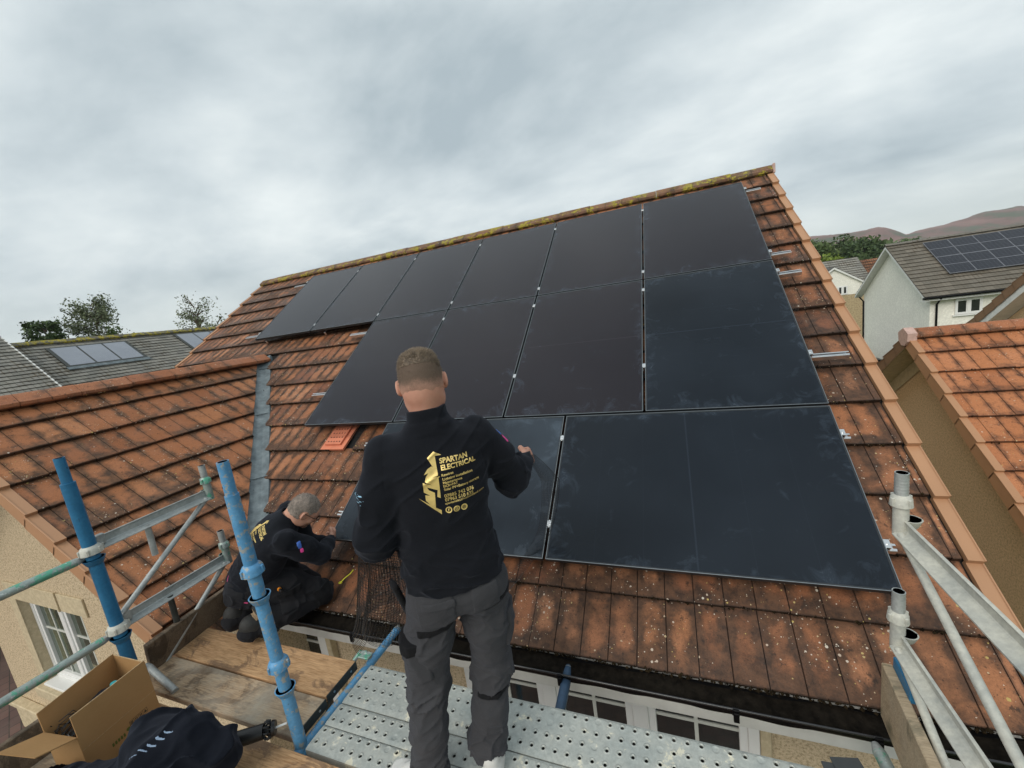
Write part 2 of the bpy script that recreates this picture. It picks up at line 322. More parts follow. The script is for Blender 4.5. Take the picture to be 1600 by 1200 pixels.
class MB:
    def __init__(s): s.v = []; s.f = []; s.uv = []; s.hasuv = False
    def add(s, vs, fs, uvs=None):
        k = len(s.v); s.v += [tuple(map(float, v)) for v in vs]; s.f += [tuple(i + k for i in f) for f in fs]
        if uvs is not None: s.hasuv = True; s.uv += list(uvs)
        else: s.uv += [(0, 0)] * len(vs)
        return s
    def box(s, c, size, A=None, bev=0.0):
        sx, sy, sz = [x / 2 for x in size]; A = np.eye(3) if A is None else np.array(A, float)   # rows of A = axes
        if bev and min(sx, sy, sz) > bev:
            pts = []; 
            for z, i in ((-sz, bev), (-sz + bev, 0), (sz - bev, 0), (sz, bev)):
                x, y, b = sx - i, sy - i, bev
                pts.append([(-x + b, -y, z), (x - b, -y, z), (x, -y + b, z), (x, y - b, z), (x - b, y, z), (-x + b, y, z), (-x, y - b, z), (-x, -y + b, z)])
            vs = [np.array(c) + np.array(p) @ A for r in pts for p in r]
            fs = [tuple(range(7, -1, -1)), tuple(range(24, 32))]
            for r in range(3):
                for k in range(8): a, b2 = r * 8 + k, r * 8 + (k + 1) % 8; fs.append((a, b2, b2 + 8, a + 8))
            return s.add(vs, fs)
        vs = [np.array(c) + np.array((x, y, z)) @ A for z in (-sz, sz) for x, y in ((-sx, -sy), (sx, -sy), (sx, sy), (-sx, sy))]
        return s.add(vs, [(3, 2, 1, 0), (4, 5, 6, 7), (0, 1, 5, 4), (1, 2, 6, 5), (2, 3, 7, 6), (3, 0, 4, 7)])
    def bb(s, x0, x1, y0, y1, z0, z1, bev=0.0): return s.box(((x0 + x1) / 2, (y0 + y1) / 2, (z0 + z1) / 2), (abs(x1 - x0), abs(y1 - y0), abs(z1 - z0)), None, bev)
    def quad(s, a, b, c, d, uv=None): return s.add([a, b, c, d], [(0, 1, 2, 3)], uv)
    def ring(s, pts, rads, n=16, cap=True, hole=0.0, up=None):
        """lofted tube along pts with radii"""
        pts = [np.array(p, float) for p in pts]; k0 = len(s.v); prev = None
        for i, p in enumerate(pts):
            a = pts[max(i - 1, 0)]; b = pts[min(i + 1, len(pts) - 1)]; t = b - a
            if np.linalg.norm(t) < 1e-9: t = pts[-1] - pts[0]
            t /= np.linalg.norm(t)
            if prev is None:
                u = np.cross(t, (0, 0, 1.0)) if abs(t[2]) < .95 else np.cross(t, (0, 1.0, 0))
            else: u = prev - t * (prev @ t)
            u /= np.linalg.norm(u); prev = u; w = np.cross(t, u)
            for j in range(n):
                an = 2 * math.pi * j / n; s.v.append(tuple(p + rads[i] * (math.cos(an) * u + math.sin(an) * w))); s.uv.append((0, 0))
        for i in range(len(pts) - 1):
            for j in range(n):
                a = k0 + i * n + j; b = k0 + i * n + (j + 1) % n; s.f.append((a, b, b + n, a + n))
        if cap:
            s.f.append(tuple(k0 + j for j in range(n - 1, -1, -1))); s.f.append(tuple(k0 + (len(pts) - 1) * n + j for j in range(n)))
        return s
    def tube(s, a, b, r, n=16, cap=True): return s.ring([a, b], [r, r], n, cap)
    def pipe(s, a, b, r, wall=.004, n=20):
        """hollow open-ended pipe"""
        a = np.array(a, float); b = np.array(b, float); t = (b - a) / np.linalg.norm(b - a)
        return s.ring([a, a, b, b, b - t * .05, b - t * .06], [r - wall, r, r, r - wall, r - wall, .0005], n, False)
    def obj(s, name, mat, parent=None, smooth=False, auto=None):
        me = bpy.data.meshes.new(name); me.from_pydata(s.v, [], s.f); me.update()
        if s.hasuv:
            ul = me.uv_layers.new(name='UVMap'); li = np.zeros(len(me.loops), 'i'); me.loops.foreach_get('vertex_index', li)
            ul.data.foreach_set('uv', np.array(s.uv, 'f')[li].ravel())
        o = link(name, me, mat, parent, smooth)
        if auto is not None:
            me.polygons.foreach_set('use_smooth', [True] * len(me.polygons)); me.set_sharp_from_angle(angle=R_(auto))
        return o
def bisect(o, co, no):
    bm = bmesh.new(); bm.from_mesh(o.data)
    bmesh.ops.bisect_plane(bm, geom=bm.verts[:] + bm.edges[:] + bm.faces[:], plane_co=co, plane_no=no, clear_outer=True); bm.to_mesh(o.data); bm.free()

TH = R_(35); CT, ST = math.cos(TH), math.sin(TH)
def tiles(O, U, V, N, u0, u1, courses, gauge=.345, width=.30, keep=None, thick=.030, bond=.5, groove=True, jit=1.0, edge=None):
    """courses of interlocking tiles; O on the plane through the lower tile edges, V up the slope"""
    O, U, V, N = [np.array(a, float) for a in (O, U, V, N)]; mb = MB()
    k = thick / .030
    if groove: us = [.0016, .4915 * width, .5 * width, .5085 * width, width - .0016]; hs = [0, 0, -.005, 0, 0]
    else: us = [.0016, width - .0016]; hs = [0, 0]
    nu = len(us); vs_ = [(0, -thick), (0, -.004 * k), (.006, 0), (gauge + .03, -(gauge + .03) / gauge * (thick + .002))]
    tk = []
    for c in range(*courses):
        off = (c % 2) * bond * width; n0 = int(math.floor((u0 - off) / width)) - 1
        for i in range(n0, n0 + int((u1 - u0) / width) + 4):
            a = off + i * width; lo, hi = max(a, u0), min(a + width, u1)
            if hi - lo < .02: continue
            cu = (lo + hi) / 2; P = O + U * cu + V * (c * gauge + gauge / 2)
            if keep and not keep(P): continue
            dh = random.uniform(-.0022, .0022) * jit; sk = random.uniform(-.003, .003) * jit; tw = random.uniform(-.004, .004) * jit
            V0 = []; UVs = []
            for r, (v, h) in enumerate(vs_):
                for u, hh in zip(us, hs):
                    uu = min(max(a + u, lo), hi); 
                    hh2 = h + (hh if r else 0) + dh + tw * (uu - cu)
                    V0.append(O + U * uu + V * (c * gauge + v + sk) + N * hh2); UVs.append((u / width, v / gauge if r else -.12))
            fs = []
            for r in range(3):
                for j in range(nu - 1): b = r * nu + j; fs.append((b, b + 1, b + 1 + nu, b + nu))
            n = len(V0)
            for j, u in ((0, us[0]), (nu - 1, us[-1])):   # skirts
                for r in (0, 3):
                    b = V0[r * nu + j]; V0.append(b - N * (thick * .9 if r else 0.001)); UVs.append((0, -.1))
            fs.append((0 * nu, 1 * nu, 2 * nu, 3 * nu, n + 1, n)); fs.append((n + 2, n + 3, 4 * nu - 1, 3 * nu - 1, 2 * nu - 1, nu - 1))
            mb.add(V0, fs, UVs); tk.append((O + U * lo + V * c * gauge, O + U * hi + V * c * gauge))
    return mb, tk
def moss_bits(edges, N, V, parent, dens=26, s0=.006, name='moss'):
    mb = MB(); N = np.array(N, float); V = np.array(V, float)
    for a, b in edges:
        L = np.linalg.norm(b - a); t = (b - a) / L
        for _ in range(int(L * dens)):
            p = a + t * random.uniform(0, L) - N * random.uniform(.0, .022) + V * random.uniform(-.012, .004)
            r = s0 * random.uniform(.5, 1.9)
            q = [p + r * np.array(d) * random.uniform(.6, 1.3) for d in ((1, 0, 0), (-1, 0, 0), (0, 1, 0), (0, -1, 0), (0, 0, 1), (0, 0, -1))]
            mb.add(q, [(0, 2, 4), (2, 1, 4), (1, 3, 4), (3, 0, 4), (2, 0, 5), (1, 2, 5), (3, 1, 5), (0, 3, 5)])
    o = mb.obj(name, 'moss', parent); o['kind'] = 'stuff'; return o
def verge(O, V, N, Sd, courses, gauge=.345, w=.064, d=.115, mat='verge_plastic', parent=None, name='verge_trim'):
    """stepped dry-verge caps; Sd points outwards"""
    O, V, N, Sd = [np.array(a, float) for a in (O, V, N, Sd)]; mb = MB()
    for c in range(*courses):
        for part in range(1):
            v0, v1 = c * gauge - .012, (c + 1) * gauge + .0
            h0, h1 = .010, -.022
            def P(s_, v, h): return O + Sd * s_ + V * v + N * h
            a = [P(-w, v0, h0), P(0, v0, h0), P(0, v0, h0 - d), P(-w, v0, h0 - .034)]
            b = [P(-w, v1, h1), P(0, v1, h1), P(0, v1, h1 - d + .02), P(-w, v1, h1 - .03)]
            mb.add(a + b, [(0, 1, 5, 4), (1, 2, 6, 5), (0, 3, 2, 1), (3, 0, 4, 7)])
            a = [P(-w - .0, v0, h0 - .034), P(.0, v0 + .001, h0 - .034)]
            # lip along the outer edge
            mb.add([P(-.004, v0, h0 + .004), P(.004, v0, h0 + .002), P(.004, v1, h1 + .002), P(-.004, v1, h1 + .004), P(.004, v0, h0 - .012), P(.004, v1, h1 - .012)], [(0, 1, 2, 3), (1, 4, 5, 2)])
    return mb.obj(name, mat, parent)
def ridge(a, b, L=.46, r=.125, mat='ridge_mossy', parent=None, name='ridge', angle=True, drop=.05):
    a, b = np.array(a, float), np.array(b, float); T = (b - a); tot = np.linalg.norm(T); T /= tot; side = np.cross(T, (0, 0, 1.0)); up = np.array((0, 0, 1.0)); mb = MB()
    n = int(math.ceil(tot / L))
    if angle: prof = [(-r, -r * .70 - .022), (-r * 1.0, -r * .66), (-r * .35, -r * .17), (-r * .12, -.003), (r * .12, -.003), (r * .35, -r * .17), (r, -r * .66), (r, -r * .70 - .022)]
    else: prof = [(r * math.cos(t), r * math.sin(t) * .8 - r * .62) for t in np.linspace(R_(195), R_(-15), 11)]; prof = prof[::-1]; prof = [(x, y) for x, y in prof]
    for i in range(n):
        s0 = i * L + .004; s1 = min((i + 1) * L + .0, tot); j = random.uniform(-.004, .004); k = len(prof); V0 = []; UVs = []
        for s_, g in ((s0, 1.0), (s0 + .01, 1.03), (s1 - .012, 1.0), (s1, .99)):
            for q, (x, y) in enumerate(prof):
                V0.append(a + T * s_ + side * x * g + up * (y * g + j)); UVs.append((.05 + .9 * (s_ - s0) / L, .15 + .7 * q / k))
        for s_ in (s0, s1):
            for q, (x, y) in enumerate(prof): V0.append(a + T * s_ + side * x * .82 + up * (y - .022 + j)); UVs.append((0, -.1))
        fs = []
        for rr in range(3):
            for q in range(k - 1): c = rr * k + q; fs.append((c, c + 1, c + 1 + k, c + k))
        for q in range(k - 1):
            fs.append((q, 4 * k + q, 4 * k + q + 1, q + 1)); fs.append((3 * k + q, 3 * k + q + 1, 5 * k + q + 1, 5 * k + q))
        for q in (0, k - 1): fs.append((q, 3 * k + q, 5 * k + q, 4 * k + q) if q else (q, 4 * k + q, 5 * k + q, 3 * k + q))
        mb.add(V0, fs, UVs)
    o = mb.obj(name, mat, parent, auto=40); return o

# ------------------------------------------------------------------ 1. the house under work
ROOF0 = np.array([0, 0, -.1465])           # a point of the main slope plane: z = .7 y - .1465
U0 = np.array([1., 0, 0]); V0 = np.array([0, CT, ST]); N0 = np.array([0, -ST, CT])
EAVE_V = -.373                              # slope coordinate of the lowest tile edge
house = empty('house', (0, 0, -2.75), 'house with weathered orange tiled roof on which the black solar panels are being fitted', 'house')
Oe = ROOF0 + V0 * EAVE_V
XL, XR = -1.83, 7.315
cvw = 2.6
def keep_main(P): return P[0] + P[1] > cvw - .28 if P[0] > .46 else P[1] > 2.2 - (.46 - P[0]) * .0 - .02
VENT = (2.735, .873)
mbt, edges = tiles(Oe, U0, V0, N0, XL + .05, XR - .08, (0, 16), keep=lambda P: keep_main(P) and not (abs(P[0] - VENT[0]) < .14 and abs((P[1] / CT - EAVE_V) - 4.5 * .345) < .12), )
slope = mbt.obj('roof', 'clay_tile', house)
bm = bmesh.new(); bm.from_mesh(slope.data)   # cut along the valley
g = [f for f in bm.faces if f.calc_center_median().x > .46]
ge = list({e for f in g for e in f.edges}); gv = list({v for f in g for v in f.verts})
bmesh.ops.bisect_plane(bm, geom=gv + ge + g, plane_co=(cvw + .01, 0, 0), plane_no=(-1, -1, 0), clear_outer=True); bm.to_mesh(slope.data); bm.free()
moss_bits([e_ for e_ in edges if e_[0][0] + e_[0][1] > cvw - .05 or e_[0][1] > 2.3], N0, V0, slope, 46, .0055)
mb = MB(); top = Oe + V0 * 16 * .345
def pl(x, v, h=-.05): return tuple(ROOF0 + U0 * x + V0 * v + N0 * h)
mb.quad(pl(XL + .05, EAVE_V + .02), pl(XR - .05, EAVE_V + .02), pl(XR - .05, 5.2), pl(XL + .05, 5.2))
RY, RZ = 5.2 * CT + .035, 5.2 * ST - .1465 - .02
mb.quad((XL + .05, RY, RZ - .06), (XR - .05, RY, RZ - .06), (XR - .05, 2 * RY + .3, -.42), (XL + .05, 2 * RY + .3, -.42))
mb.obj('roof_underlay', 'black_void', house)
mbb, _ = tiles((0, 2 * RY + .3, -.42), (-1, 0, 0), (0, -CT, ST), (0, ST, CT), -XR + .05, -XL - .05, (0, 16), groove=False); mbb.obj('roof_rear', 'clay_tile', house)
ridge((XR + .0, RY, RZ + .075), (XL, RY, RZ + .075), .46, .115, 'ridge_mossy', house, 'ridge', drop=.1)
fin = MB(); fin.box((XR + .012, RY, RZ + .01), (.03, .20, .12), bev=.008).obj('ridge_end', 'finial_clay', house)
verge(Oe + U0 * XR, V0, N0, (1, 0, 0), (0, 16), parent=house); verge(Oe + U0 * XL, V0, N0, (-1, 0, 0), (6, 16), parent=house)
# vent tile
vt = MB(); vv = 4 * .345 + EAVE_V
def pt(x, v, h): return ROOF0 + U0 * x + V0 * v + N0 * h
def slab(mb, x0, x1, v0, v1, h0, h1, d=.022):
    a = [pt(x0, v0, h0 - d), pt(x1, v0, h0 - d), pt(x1, v1, h1 - d), pt(x0, v1, h1 - d), pt(x0, v0, h0), pt(x1, v0, h0), pt(x1, v1, h1), pt(x0, v1, h1)]
    mb.add(a, [(4, 5, 6, 7), (0, 1, 5, 4), (1, 2, 6, 5), (2, 3, 7, 6), (3, 0, 4, 7)])
slab(vt, 2.587, 2.883, vv, vv + .37, .002, -.026); slab(vt, 2.625, 2.83, vv + .05, vv + .30, .018, .0, .02)
nv_ = len(vt.f); vh = vt
for i in range(5):
    for j in range(4): slab(vh, 2.65 + i * .036, 2.664 + i * .036, vv + .08 + j * .055, vv + .092 + j * .055, .0195 - (.03 + j * .055) * .072, .0185 - (.03 + j * .055) * .072, .004)
vto = vt.obj('vent_tile', ['terracotta_vent', 'black_void'], house)
for i_, p_ in enumerate(vto.data.polygons): p_.material_index = int(i_ >= nv_)
# wing: ridge along y, right slope facing +x
WZ = .7 * cvw + ROOF0[2]; WX = .44; WY0 = -.885
VW = np.array([-CT, 0, ST]); NW = np.array([ST, 0, CT]); UW = np.array([0, -1., 0]) * -1
SW = 3.62                                # distance down the slope measured from x = 0
Ow = np.array([0, 0, WZ]) - VW * SW
mbw, we = tiles(Ow, UW, VW, NW, WY0 + .05, 2.7, (0, 10), keep=lambda P: P[0] + P[1] < cvw + .2 and P[0] > WX - .1)
wing = mbw.obj('roof_wing', 'clay_tile_wing', house); bisect(wing, (cvw - .155, 0, 0), (1, 1, 0)); bisect(wing, (2.93, 0, 0), (1, 0, 0))
moss_bits([e_ for e_ in we if e_[0][0] + e_[0][1] < cvw - .2], NW, VW, wing, 10, .005)
WRZ = WZ - .7 * WX
mb = MB(); mb.quad((2.9, WY0 + .05, WZ - .7 * 2.9 - .05), (2.9, -.3, WZ - .7 * 2.9 - .05), (WX, 2.2, WRZ - .05), (WX, WY0 + .05, WRZ - .05)); mb.quad((WX, WY0 + .05, WRZ - .05), (WX, 2.3, WRZ - .05), (2 * WX - 3.0, 2.3, WZ - .7 * 3 - .05), (2 * WX - 3.0, WY0 + .05, WZ - .7 * 3 - .05))
mb.obj('roof_underlay_wing', 'black_void', house)
mbl, _ = tiles((2 * WX - 3.0, 0, WZ - 2.1), (0, -1, 0), (CT, 0, ST), (-ST, 0, CT), -2.3, -WY0 - .05, (0, 9), groove=False); lw = mbl.obj('roof_wing_far', 'clay_tile_wing', house); bisect(lw, (WX, 0, 0), (1, 0, 0))
ridge((WX, 2.13, WRZ + .068), (WX, WY0, WRZ + .068), .42, .12, 'ridge_clay', house, 'ridge')
verge(Ow + np.array([0, WY0, 0]), VW, NW, (0, -1, 0), (0, 9), parent=house, d=.13)
# lead valley
mb = MB(); vd = np.array([1, -1, -.7]); vd /= np.linalg.norm(vd); A0 = np.array([.40, cvw - .40 - .0, .7 * (cvw - .40) + ROOF0[2]]); 
L_ = 3.9; n = 14
rows = []; sd = np.array([1, 1, 0]) / math.sqrt(2)
for i in range(n * 3 + 1):
    c = A0 + vd * (L_ * i / (n * 3)) + np.array([0, 0, .004 + .0008 * math.sin(i * .9)])
    rows.append([c - sd * .135 + (0, 0, -.012), c - sd * .12 + (0, 0, .012), c - sd * .08 + (0, 0, -.004), c - sd * .02 + (0, 0, -.010), c + sd * .05 + (0, 0, .008), c + sd * .075 + (0, 0, -.02)])
for i in range(n * 3):
    for j in range(5): mb.quad(rows[i][j], rows[i][j + 1], rows[i + 1][j + 1], rows[i + 1][j])
for i in (4, 16, 28): c = A0 + vd * (L_ * i / 42); mb.box(c - sd * .03 + np.array([0, 0, .010]), (.17, .012, .006), [sd, vd, np.cross(sd, vd)])
vf = mb.obj('valley_flashing', 'lead_flashing', house)
# walls
def gable_box(x0, x1, y0, y1, z0, ze, zr, axis, mat, parent, name='wall'):
    mb = MB(); 
    if axis == 'x':   # ridge along x
        ym = (y0 + y1) / 2
        for x, fl in ((x0, 1), (x1, 0)):
            v = [(x, y0, z0), (x, y1, z0), (x, y1, ze), (x, ym, zr), (x, y0, ze)]; mb.add(v, [(4, 3, 2, 1, 0) if fl else (0, 1, 2, 3, 4)])
        mb.quad((x0, y0, z0), (x1, y0, z0), (x1, y0, ze), (x0, y0, ze)); mb.quad((x1, y1, z0), (x0, y1, z0), (x0, y1, ze), (x1, y1, ze))
    else:
        xm = (x0 + x1) / 2
        for y, fl in ((y0, 0), (y1, 1)):
            v = [(x0, y, z0), (x1, y, z0), (x1, y, ze), (xm, y, zr), (x0, y, ze)]; mb.add(v, [(4, 3, 2, 1, 0) if fl else (0, 1, 2, 3, 4)])
        mb.quad((x1, y0, z0), (x1, y1, z0), (x1, y1, ze), (x1, y0, ze)); mb.quad((x0, y1, z0), (x0, y0, z0), (x0, y0, ze), (x0, y1, ze))
    return mb.obj(name, mat, parent)
gable_box(XL + .12, XR - .12, .10, 2 * RY - .1, -2.75, -.42, RZ - .2, 'x', 'roughcast_cream', house)
# wing gable wall at y=-.43 with a recess for the window
WF = -.43; wx0, wx1 = -1.95, 2.75; hx0, hx1, hz0, hz1 = -.95, .38, -1.88, -.80; hb = WF + .12
mb = MB()
def wp(x, z): return (x, WF, z)
zE = WZ - .7 * 2.75 - .10
mb.quad(wp(wx0, -2.75), wp(hx0, -2.75), wp(hx0, zE), wp(wx0, zE)); mb.quad(wp(hx1, -2.75), wp(wx1, -2.75), wp(wx1, zE), wp(hx1, zE))
mb.quad(wp(hx0, -2.75), wp(hx1, -2.75), wp(hx1, hz0), wp(hx0, hz0)); mb.quad(wp(hx0, hz1), wp(hx1, hz1), wp(hx1, zE), wp(hx0, zE))
mb.add([wp(wx0, zE), wp(wx1, zE), (WX, WF, WRZ - .09)], [(0, 1, 2)])
mb.quad((wx0, 0.2, -2.75), (wx0, WF, -2.75), (wx0, WF, zE), (wx0, .2, zE)); mb.quad((wx1, WF, -2.75), (wx1, .12, -2.75), (wx1, .12, zE), (wx1, WF, zE))
mb.obj('wall_wing', 'roughcast_cream', house)
mb = MB()   # smooth band, reveals and base course
mb.bb(hx0 - .16, hx1 + .16, WF - .018, WF - .001, hz1, hz1 + .2, .003); mb.bb(.02, .05, WF - .03, WF - .018, hz1 + .0, hz1 + .215)
mb.quad((hx0, WF, hz0), (hx0, hb, hz0), (hx0, hb, hz1), (hx0, WF, hz1)); mb.quad((hx1, hb, hz0), (hx1, WF, hz0), (hx1, WF, hz1), (hx1, hb, hz1)); mb.quad((hx0, hb, hz1), (hx1, hb, hz1), (hx1, WF, hz1), (hx0, WF, hz1)); mb.quad((hx0, WF, hz0), (hx1, WF, hz0), (hx1, hb, hz0), (hx0, hb, hz0))
mb.bb(hx0 - .16, hx0 - .002, WF - .010, WF - .001, hz0 - .02, hz1)
mb.bb(hx0 - .10, hx1 + .10, WF - .09, WF - .001, hz0 - .14, hz0 - .02, .01)
mb.bb(wx0 - .03, wx1 + .03, WF - .06, WF - .001, -2.75, -2.38, .012); mb.bb(wx0 - .05, wx1 + .05, WF - .10, WF - .001, -2.38, -2.32, .01)
mb.obj('surround', 'smooth_cream', house)
def window(x0, x1, z0, z1, y, parent, panes=2, mv=1, mh=(.5,), glassm='window_glass', fw=.055, name='window', axis='y', sgn=-1, curtain=False, cols=None):
    """window in a plane y = const (axis y) or x = const (axis x), facing sgn"""
    def B(mb, a0, a1, b0, b1, c0, c1, bev=0.0):
        if axis == 'y': mb.bb(a0, a1, min(y + sgn * b0, y + sgn * b1), max(y + sgn * b0, y + sgn * b1), c0, c1, bev)
        else: mb.bb(min(y + sgn * b0, y + sgn * b1), max(y + sgn * b0, y + sgn * b1), a0, a1, c0, c1, bev)
    fr = MB(); B(fr, x0, x0 + fw, 0, .05, z0, z1, .004); B(fr, x1 - fw, x1, 0, .05, z0, z1, .004); B(fr, x0 + fw, x1 - fw, 0, .05, z0, z0 + fw, .004); B(fr, x0 + fw, x1 - fw, 0, .05, z1 - fw, z1, .004)
    w = (x1 - x0 - 2 * fw) / panes; gl = MB(); mu = MB()
    for i in range(panes):
        a = x0 + fw + i * w; b = a + w
        if i: B(fr, a - fw * .8, a + fw * .8, 0, .055, z0 + fw, z1 - fw, .004)
        a2 = a + (fw * .8 if i else 0); b2 = b - (fw * .8 if i < panes - 1 else 0)
        for (p, q, r, s_) in ((a2, a2 + .045, z0 + fw, z1 - fw), (b2 - .045, b2, z0 + fw, z1 - fw), (a2 + .045, b2 - .045, z0 + fw, z0 + fw + .045), (a2 + .045, b2 - .045, z1 - fw - .045, z1 - fw)): B(fr, p, q, .0, .042, r, s_, .003)
        a3, b3, c3, d3 = a2 + .045, b2 - .045, z0 + fw + .045, z1 - fw - .045
        B(gl, a3, b3, .008, .014, c3, d3)
        for k in range(mv): xm = a3 + (b3 - a3) * (k + 1) / (mv + 1); B(mu, xm - .011, xm + .011, .014, .022, c3, d3)
        for k in mh: zm = c3 + (d3 - c3) * k; B(mu, a3, b3, .0145, .0215, zm - .011, zm + .011)
    f = fr.obj(name, 'white_upvc', parent); f2 = f
    gl.obj('pane', glassm, f2); 
    if mv or mh: mu.obj('glazing_bar', 'muntin_white', f2)
    return f
window(hx0, hx1, hz0, hz1, hb, house, 2, 1, (.62,), 'window_glass_green', .05)
mb = MB(); mb.bb(hx0 + .005, hx1 - .005, WF - .045, hb, hz0 - .018, hz0 + .012, .006); mb.obj('window_sill', 'white_upvc', house)
# front windows under the eave
window(4.38, 6.30, -2.0, -.76, .095, house, 3, 1, (.80,), 'window_glass', .06); window(1.9, 3.02, -2.0, -.80, .095, house, 2, 1, (.8,), 'window_glass', .055)
for q in (6.302, 3.022): MB().bb(q, q + .055, .04, .099, -2.0, -.6, .004).obj('window_surround', 'smooth_cream', house)
mb = MB()  # red arched canopy edge
pts = [(6.48 + .65 * t, .04, -.79 - .085 * math.sin(t * 1.7 + .1)) for t in np.linspace(0, 1, 12)]
for i in range(11):
    a, b = pts[i], pts[i + 1]; mb.add([(a[0], -.04, a[2]), (b[0], -.04, b[2]), (b[0], -.04, -.72), (a[0], -.04, -.72), (a[0], .09, a[2]), (b[0], .09, b[2]), (b[0], .09, -.72), (a[0], .09, -.72)], [(0, 1, 2, 3), (4, 0, 3, 7), (1, 5, 6, 2), (0, 4, 5, 1), (3, 2, 6, 7)])
mb.obj('canopy_edge', 'dark_red_paint', house)
mb = MB(); mb.bb(2.95, XR - .1, -.285, -.262, -.63, -.405, .003); mb.bb(2.95, XR - .1, -.262, .10, -.625, -.61); mb.obj('fascia', 'white_board', house)
# gutter: half-round channel with lips
mb = MB(); gy, gz, gr = -.352, -.395, .062; prof = [(gy + gr * math.cos(t), gz + gr * math.sin(t)) for t in np.linspace(math.pi, 2 * math.pi, 13)]
prof_in = [(gy + (gr - .004) * math.cos(t), gz + (gr - .004) * math.sin(t)) for t in np.linspace(2 * math.pi, math.pi, 13)]
pr = [(gy - gr - .006, gz + .006)] + prof + prof_in + [(gy - gr + .004, gz + .006)]
x0_, x1_ = 2.95, XR - .03; k = len(pr); mb.add([(x, a, b) for x in (x0_, x1_) for a, b in pr], [(i, (i + 1) % k, (i + 1) % k + k, i + k) for i in range(k)] + [tuple(range(k - 1, -1, -1)), tuple(range(k, 2 * k))])
gut = mb.obj('gutter', 'black_gutter', house, auto=40)
mb = MB(); mb.bb(2.95, XR - .1, -.42, -.288, -.36, -.352); mb.quad((2.95, -.30, -.36), (XR - .1, -.30, -.36), (XR - .1, -.25, -.33), (2.95, -.25, -.33)); 
for bx in (3.9, 4.6, 5.31, 6.14, 6.66, 7.1):
    b = MB(); ps = [(bx, gy + (gr + .006) * math.cos(t), gz + (gr + .006) * math.sin(t)) for t in np.linspace(math.pi * .98, 2 * math.pi, 10)]
    for i in range(9):
        p, q = ps[i], ps[i + 1]; b.add([(bx - .014, p[1], p[2]), (bx + .014, p[1], p[2]), (bx + .014, q[1], q[2]), (bx - .014, q[1], q[2])], [(0, 1, 2, 3)])
    b.bb(bx - .014, bx + .014, gy - gr - .014, gy - gr + .006, gz - .02, gz + .012, .002); b.bb(bx - .012, bx + .012, gy - gr - .02, gy - gr - .006, gz - .05, gz + .0, .002)
    b.obj('gutter_bracket', 'black_gutter', gut)
MB().ring([(x0_, gy - gr - .003, gz + .007), (x1_, gy - gr - .003, gz + .007)], [.0055] * 2, 10).obj('gutter_lip', 'gutter_lip', gut, auto=40)
db = MB()
for i in range(300):
    xa, xb = x0_ + (x1_ - x0_) * i / 300, x0_ + (x1_ - x0_) * (i + 1) / 300; za, zb_ = [gz - .022 + .010 * math.sin(q * 5.1) * math.sin(q * 13.7) for q in (xa, xb)]
    db.quad((xa, gy - gr + .006, za - .01), (xb, gy - gr + .006, zb_ - .01), (xb, gy + gr - .004, zb_ + .012), (xa, gy + gr - .004, za + .012))
db.obj('gutter_silt', 'gutter_silt', gut)
# moss and debris lying in the gutter edge
moss_bits([(np.array([3.0, -.30, -.362]), np.array([7.2, -.30, -.362]))], (0, 0, 1), (0, 1, 0), gut, 120, .006, 'gutter_moss')

# ------------------------------------------------------------------ 2. solar panels and rails
def PP(u, v, h=0): return V0 * v + U0 * u + N0 * h       # panel plane passes through the origin
def panel(u0, v0, w, h, label, land=False, glassm='pv_glass'):
    o = empty('solar_panel', tuple(PP(u0 + w / 2, v0)), label, 'solar panel', 'black solar panels on the roof')
    A = np.array([U0, V0, N0]); fr = MB(); fw, d = .011, .035
    for (a, b, c, e_) in ((0, w, 0, fw), (0, w, h - fw, h), (0, fw, fw, h - fw), (w - fw, w, fw, h - fw)):
        fr.box(PP(u0 + (a + b) / 2, v0 + (c + e_) / 2, -d / 2), (b - a - .0004, e_ - c - .0004, d), A, .0015)
    fr.obj('frame', 'pv_frame', o)
    ed = MB()
    for (a, b, c, e_) in ((0, w, 0, .003), (0, w, h - .003, h), (0, .003, .003, h - .003), (w - .003, w, .003, h - .003)):
        ed.box(PP(u0 + (a + b) / 2, v0 + (c + e_) / 2, .0006), (b - a, e_ - c, .0016), A)
    ed.obj('frame_edge', 'pv_edge_metal', o)
    gl = MB(); q = [(fw, fw), (w - fw, fw), (w - fw, h - fw), (fw, h - fw)]; uvs = [(0, 0), (1, 0), (1, 1), (0, 1)]
    if land: uvs = [(0, 0), (0, 1), (1, 1), (1, 0)]
    gl.add([PP(u0 + a, v0 + b, -.002) for a, b in q], [(0, 1, 2, 3)], uvs); gl.add([PP(u0 + a, v0 + b, -.008) for a, b in q], [(3, 2, 1, 0)], uvs)
    gl.obj('glass', glassm, o)
    return o
PW, PH, G = 1.134, 1.740, .02; PWG = PW + G; RR = 6 * PWG - G
nth = ['first', 'second', 'third', 'fourth', 'fifth', 'sixth']
for k in range(6):
    s = {0: 'at the left end of the top row under the mossy ridge', 5: 'at the right end of the top row beside the tiled verge'}.get(k, 'from the left in the top row of six')
    panel(k * PWG, PW + G + PH + G, PW, PH, f'upright black solar panel {nth[k]} {s}' if 0 < k < 5 else f'upright black solar panel {s}')
lab2 = ['upright black solar panel at the left end of the middle row above the vent tile', 'upright black solar panel directly behind the standing man\'s head', 'upright solar panel third from the left in the middle row of four', 'upright black solar panel at the right end of the middle row']
for i, k in enumerate(range(2, 6)): panel(k * PWG, PW + G, PW, PH, lab2[i], False, 'pv_glass_dusty' if k == 5 else 'pv_glass')
panel(RR - PH, 0, PH, PW, 'sideways black solar panel in the lowest row, dusty, nearest the bare right verge', True, 'pv_glass_dusty')
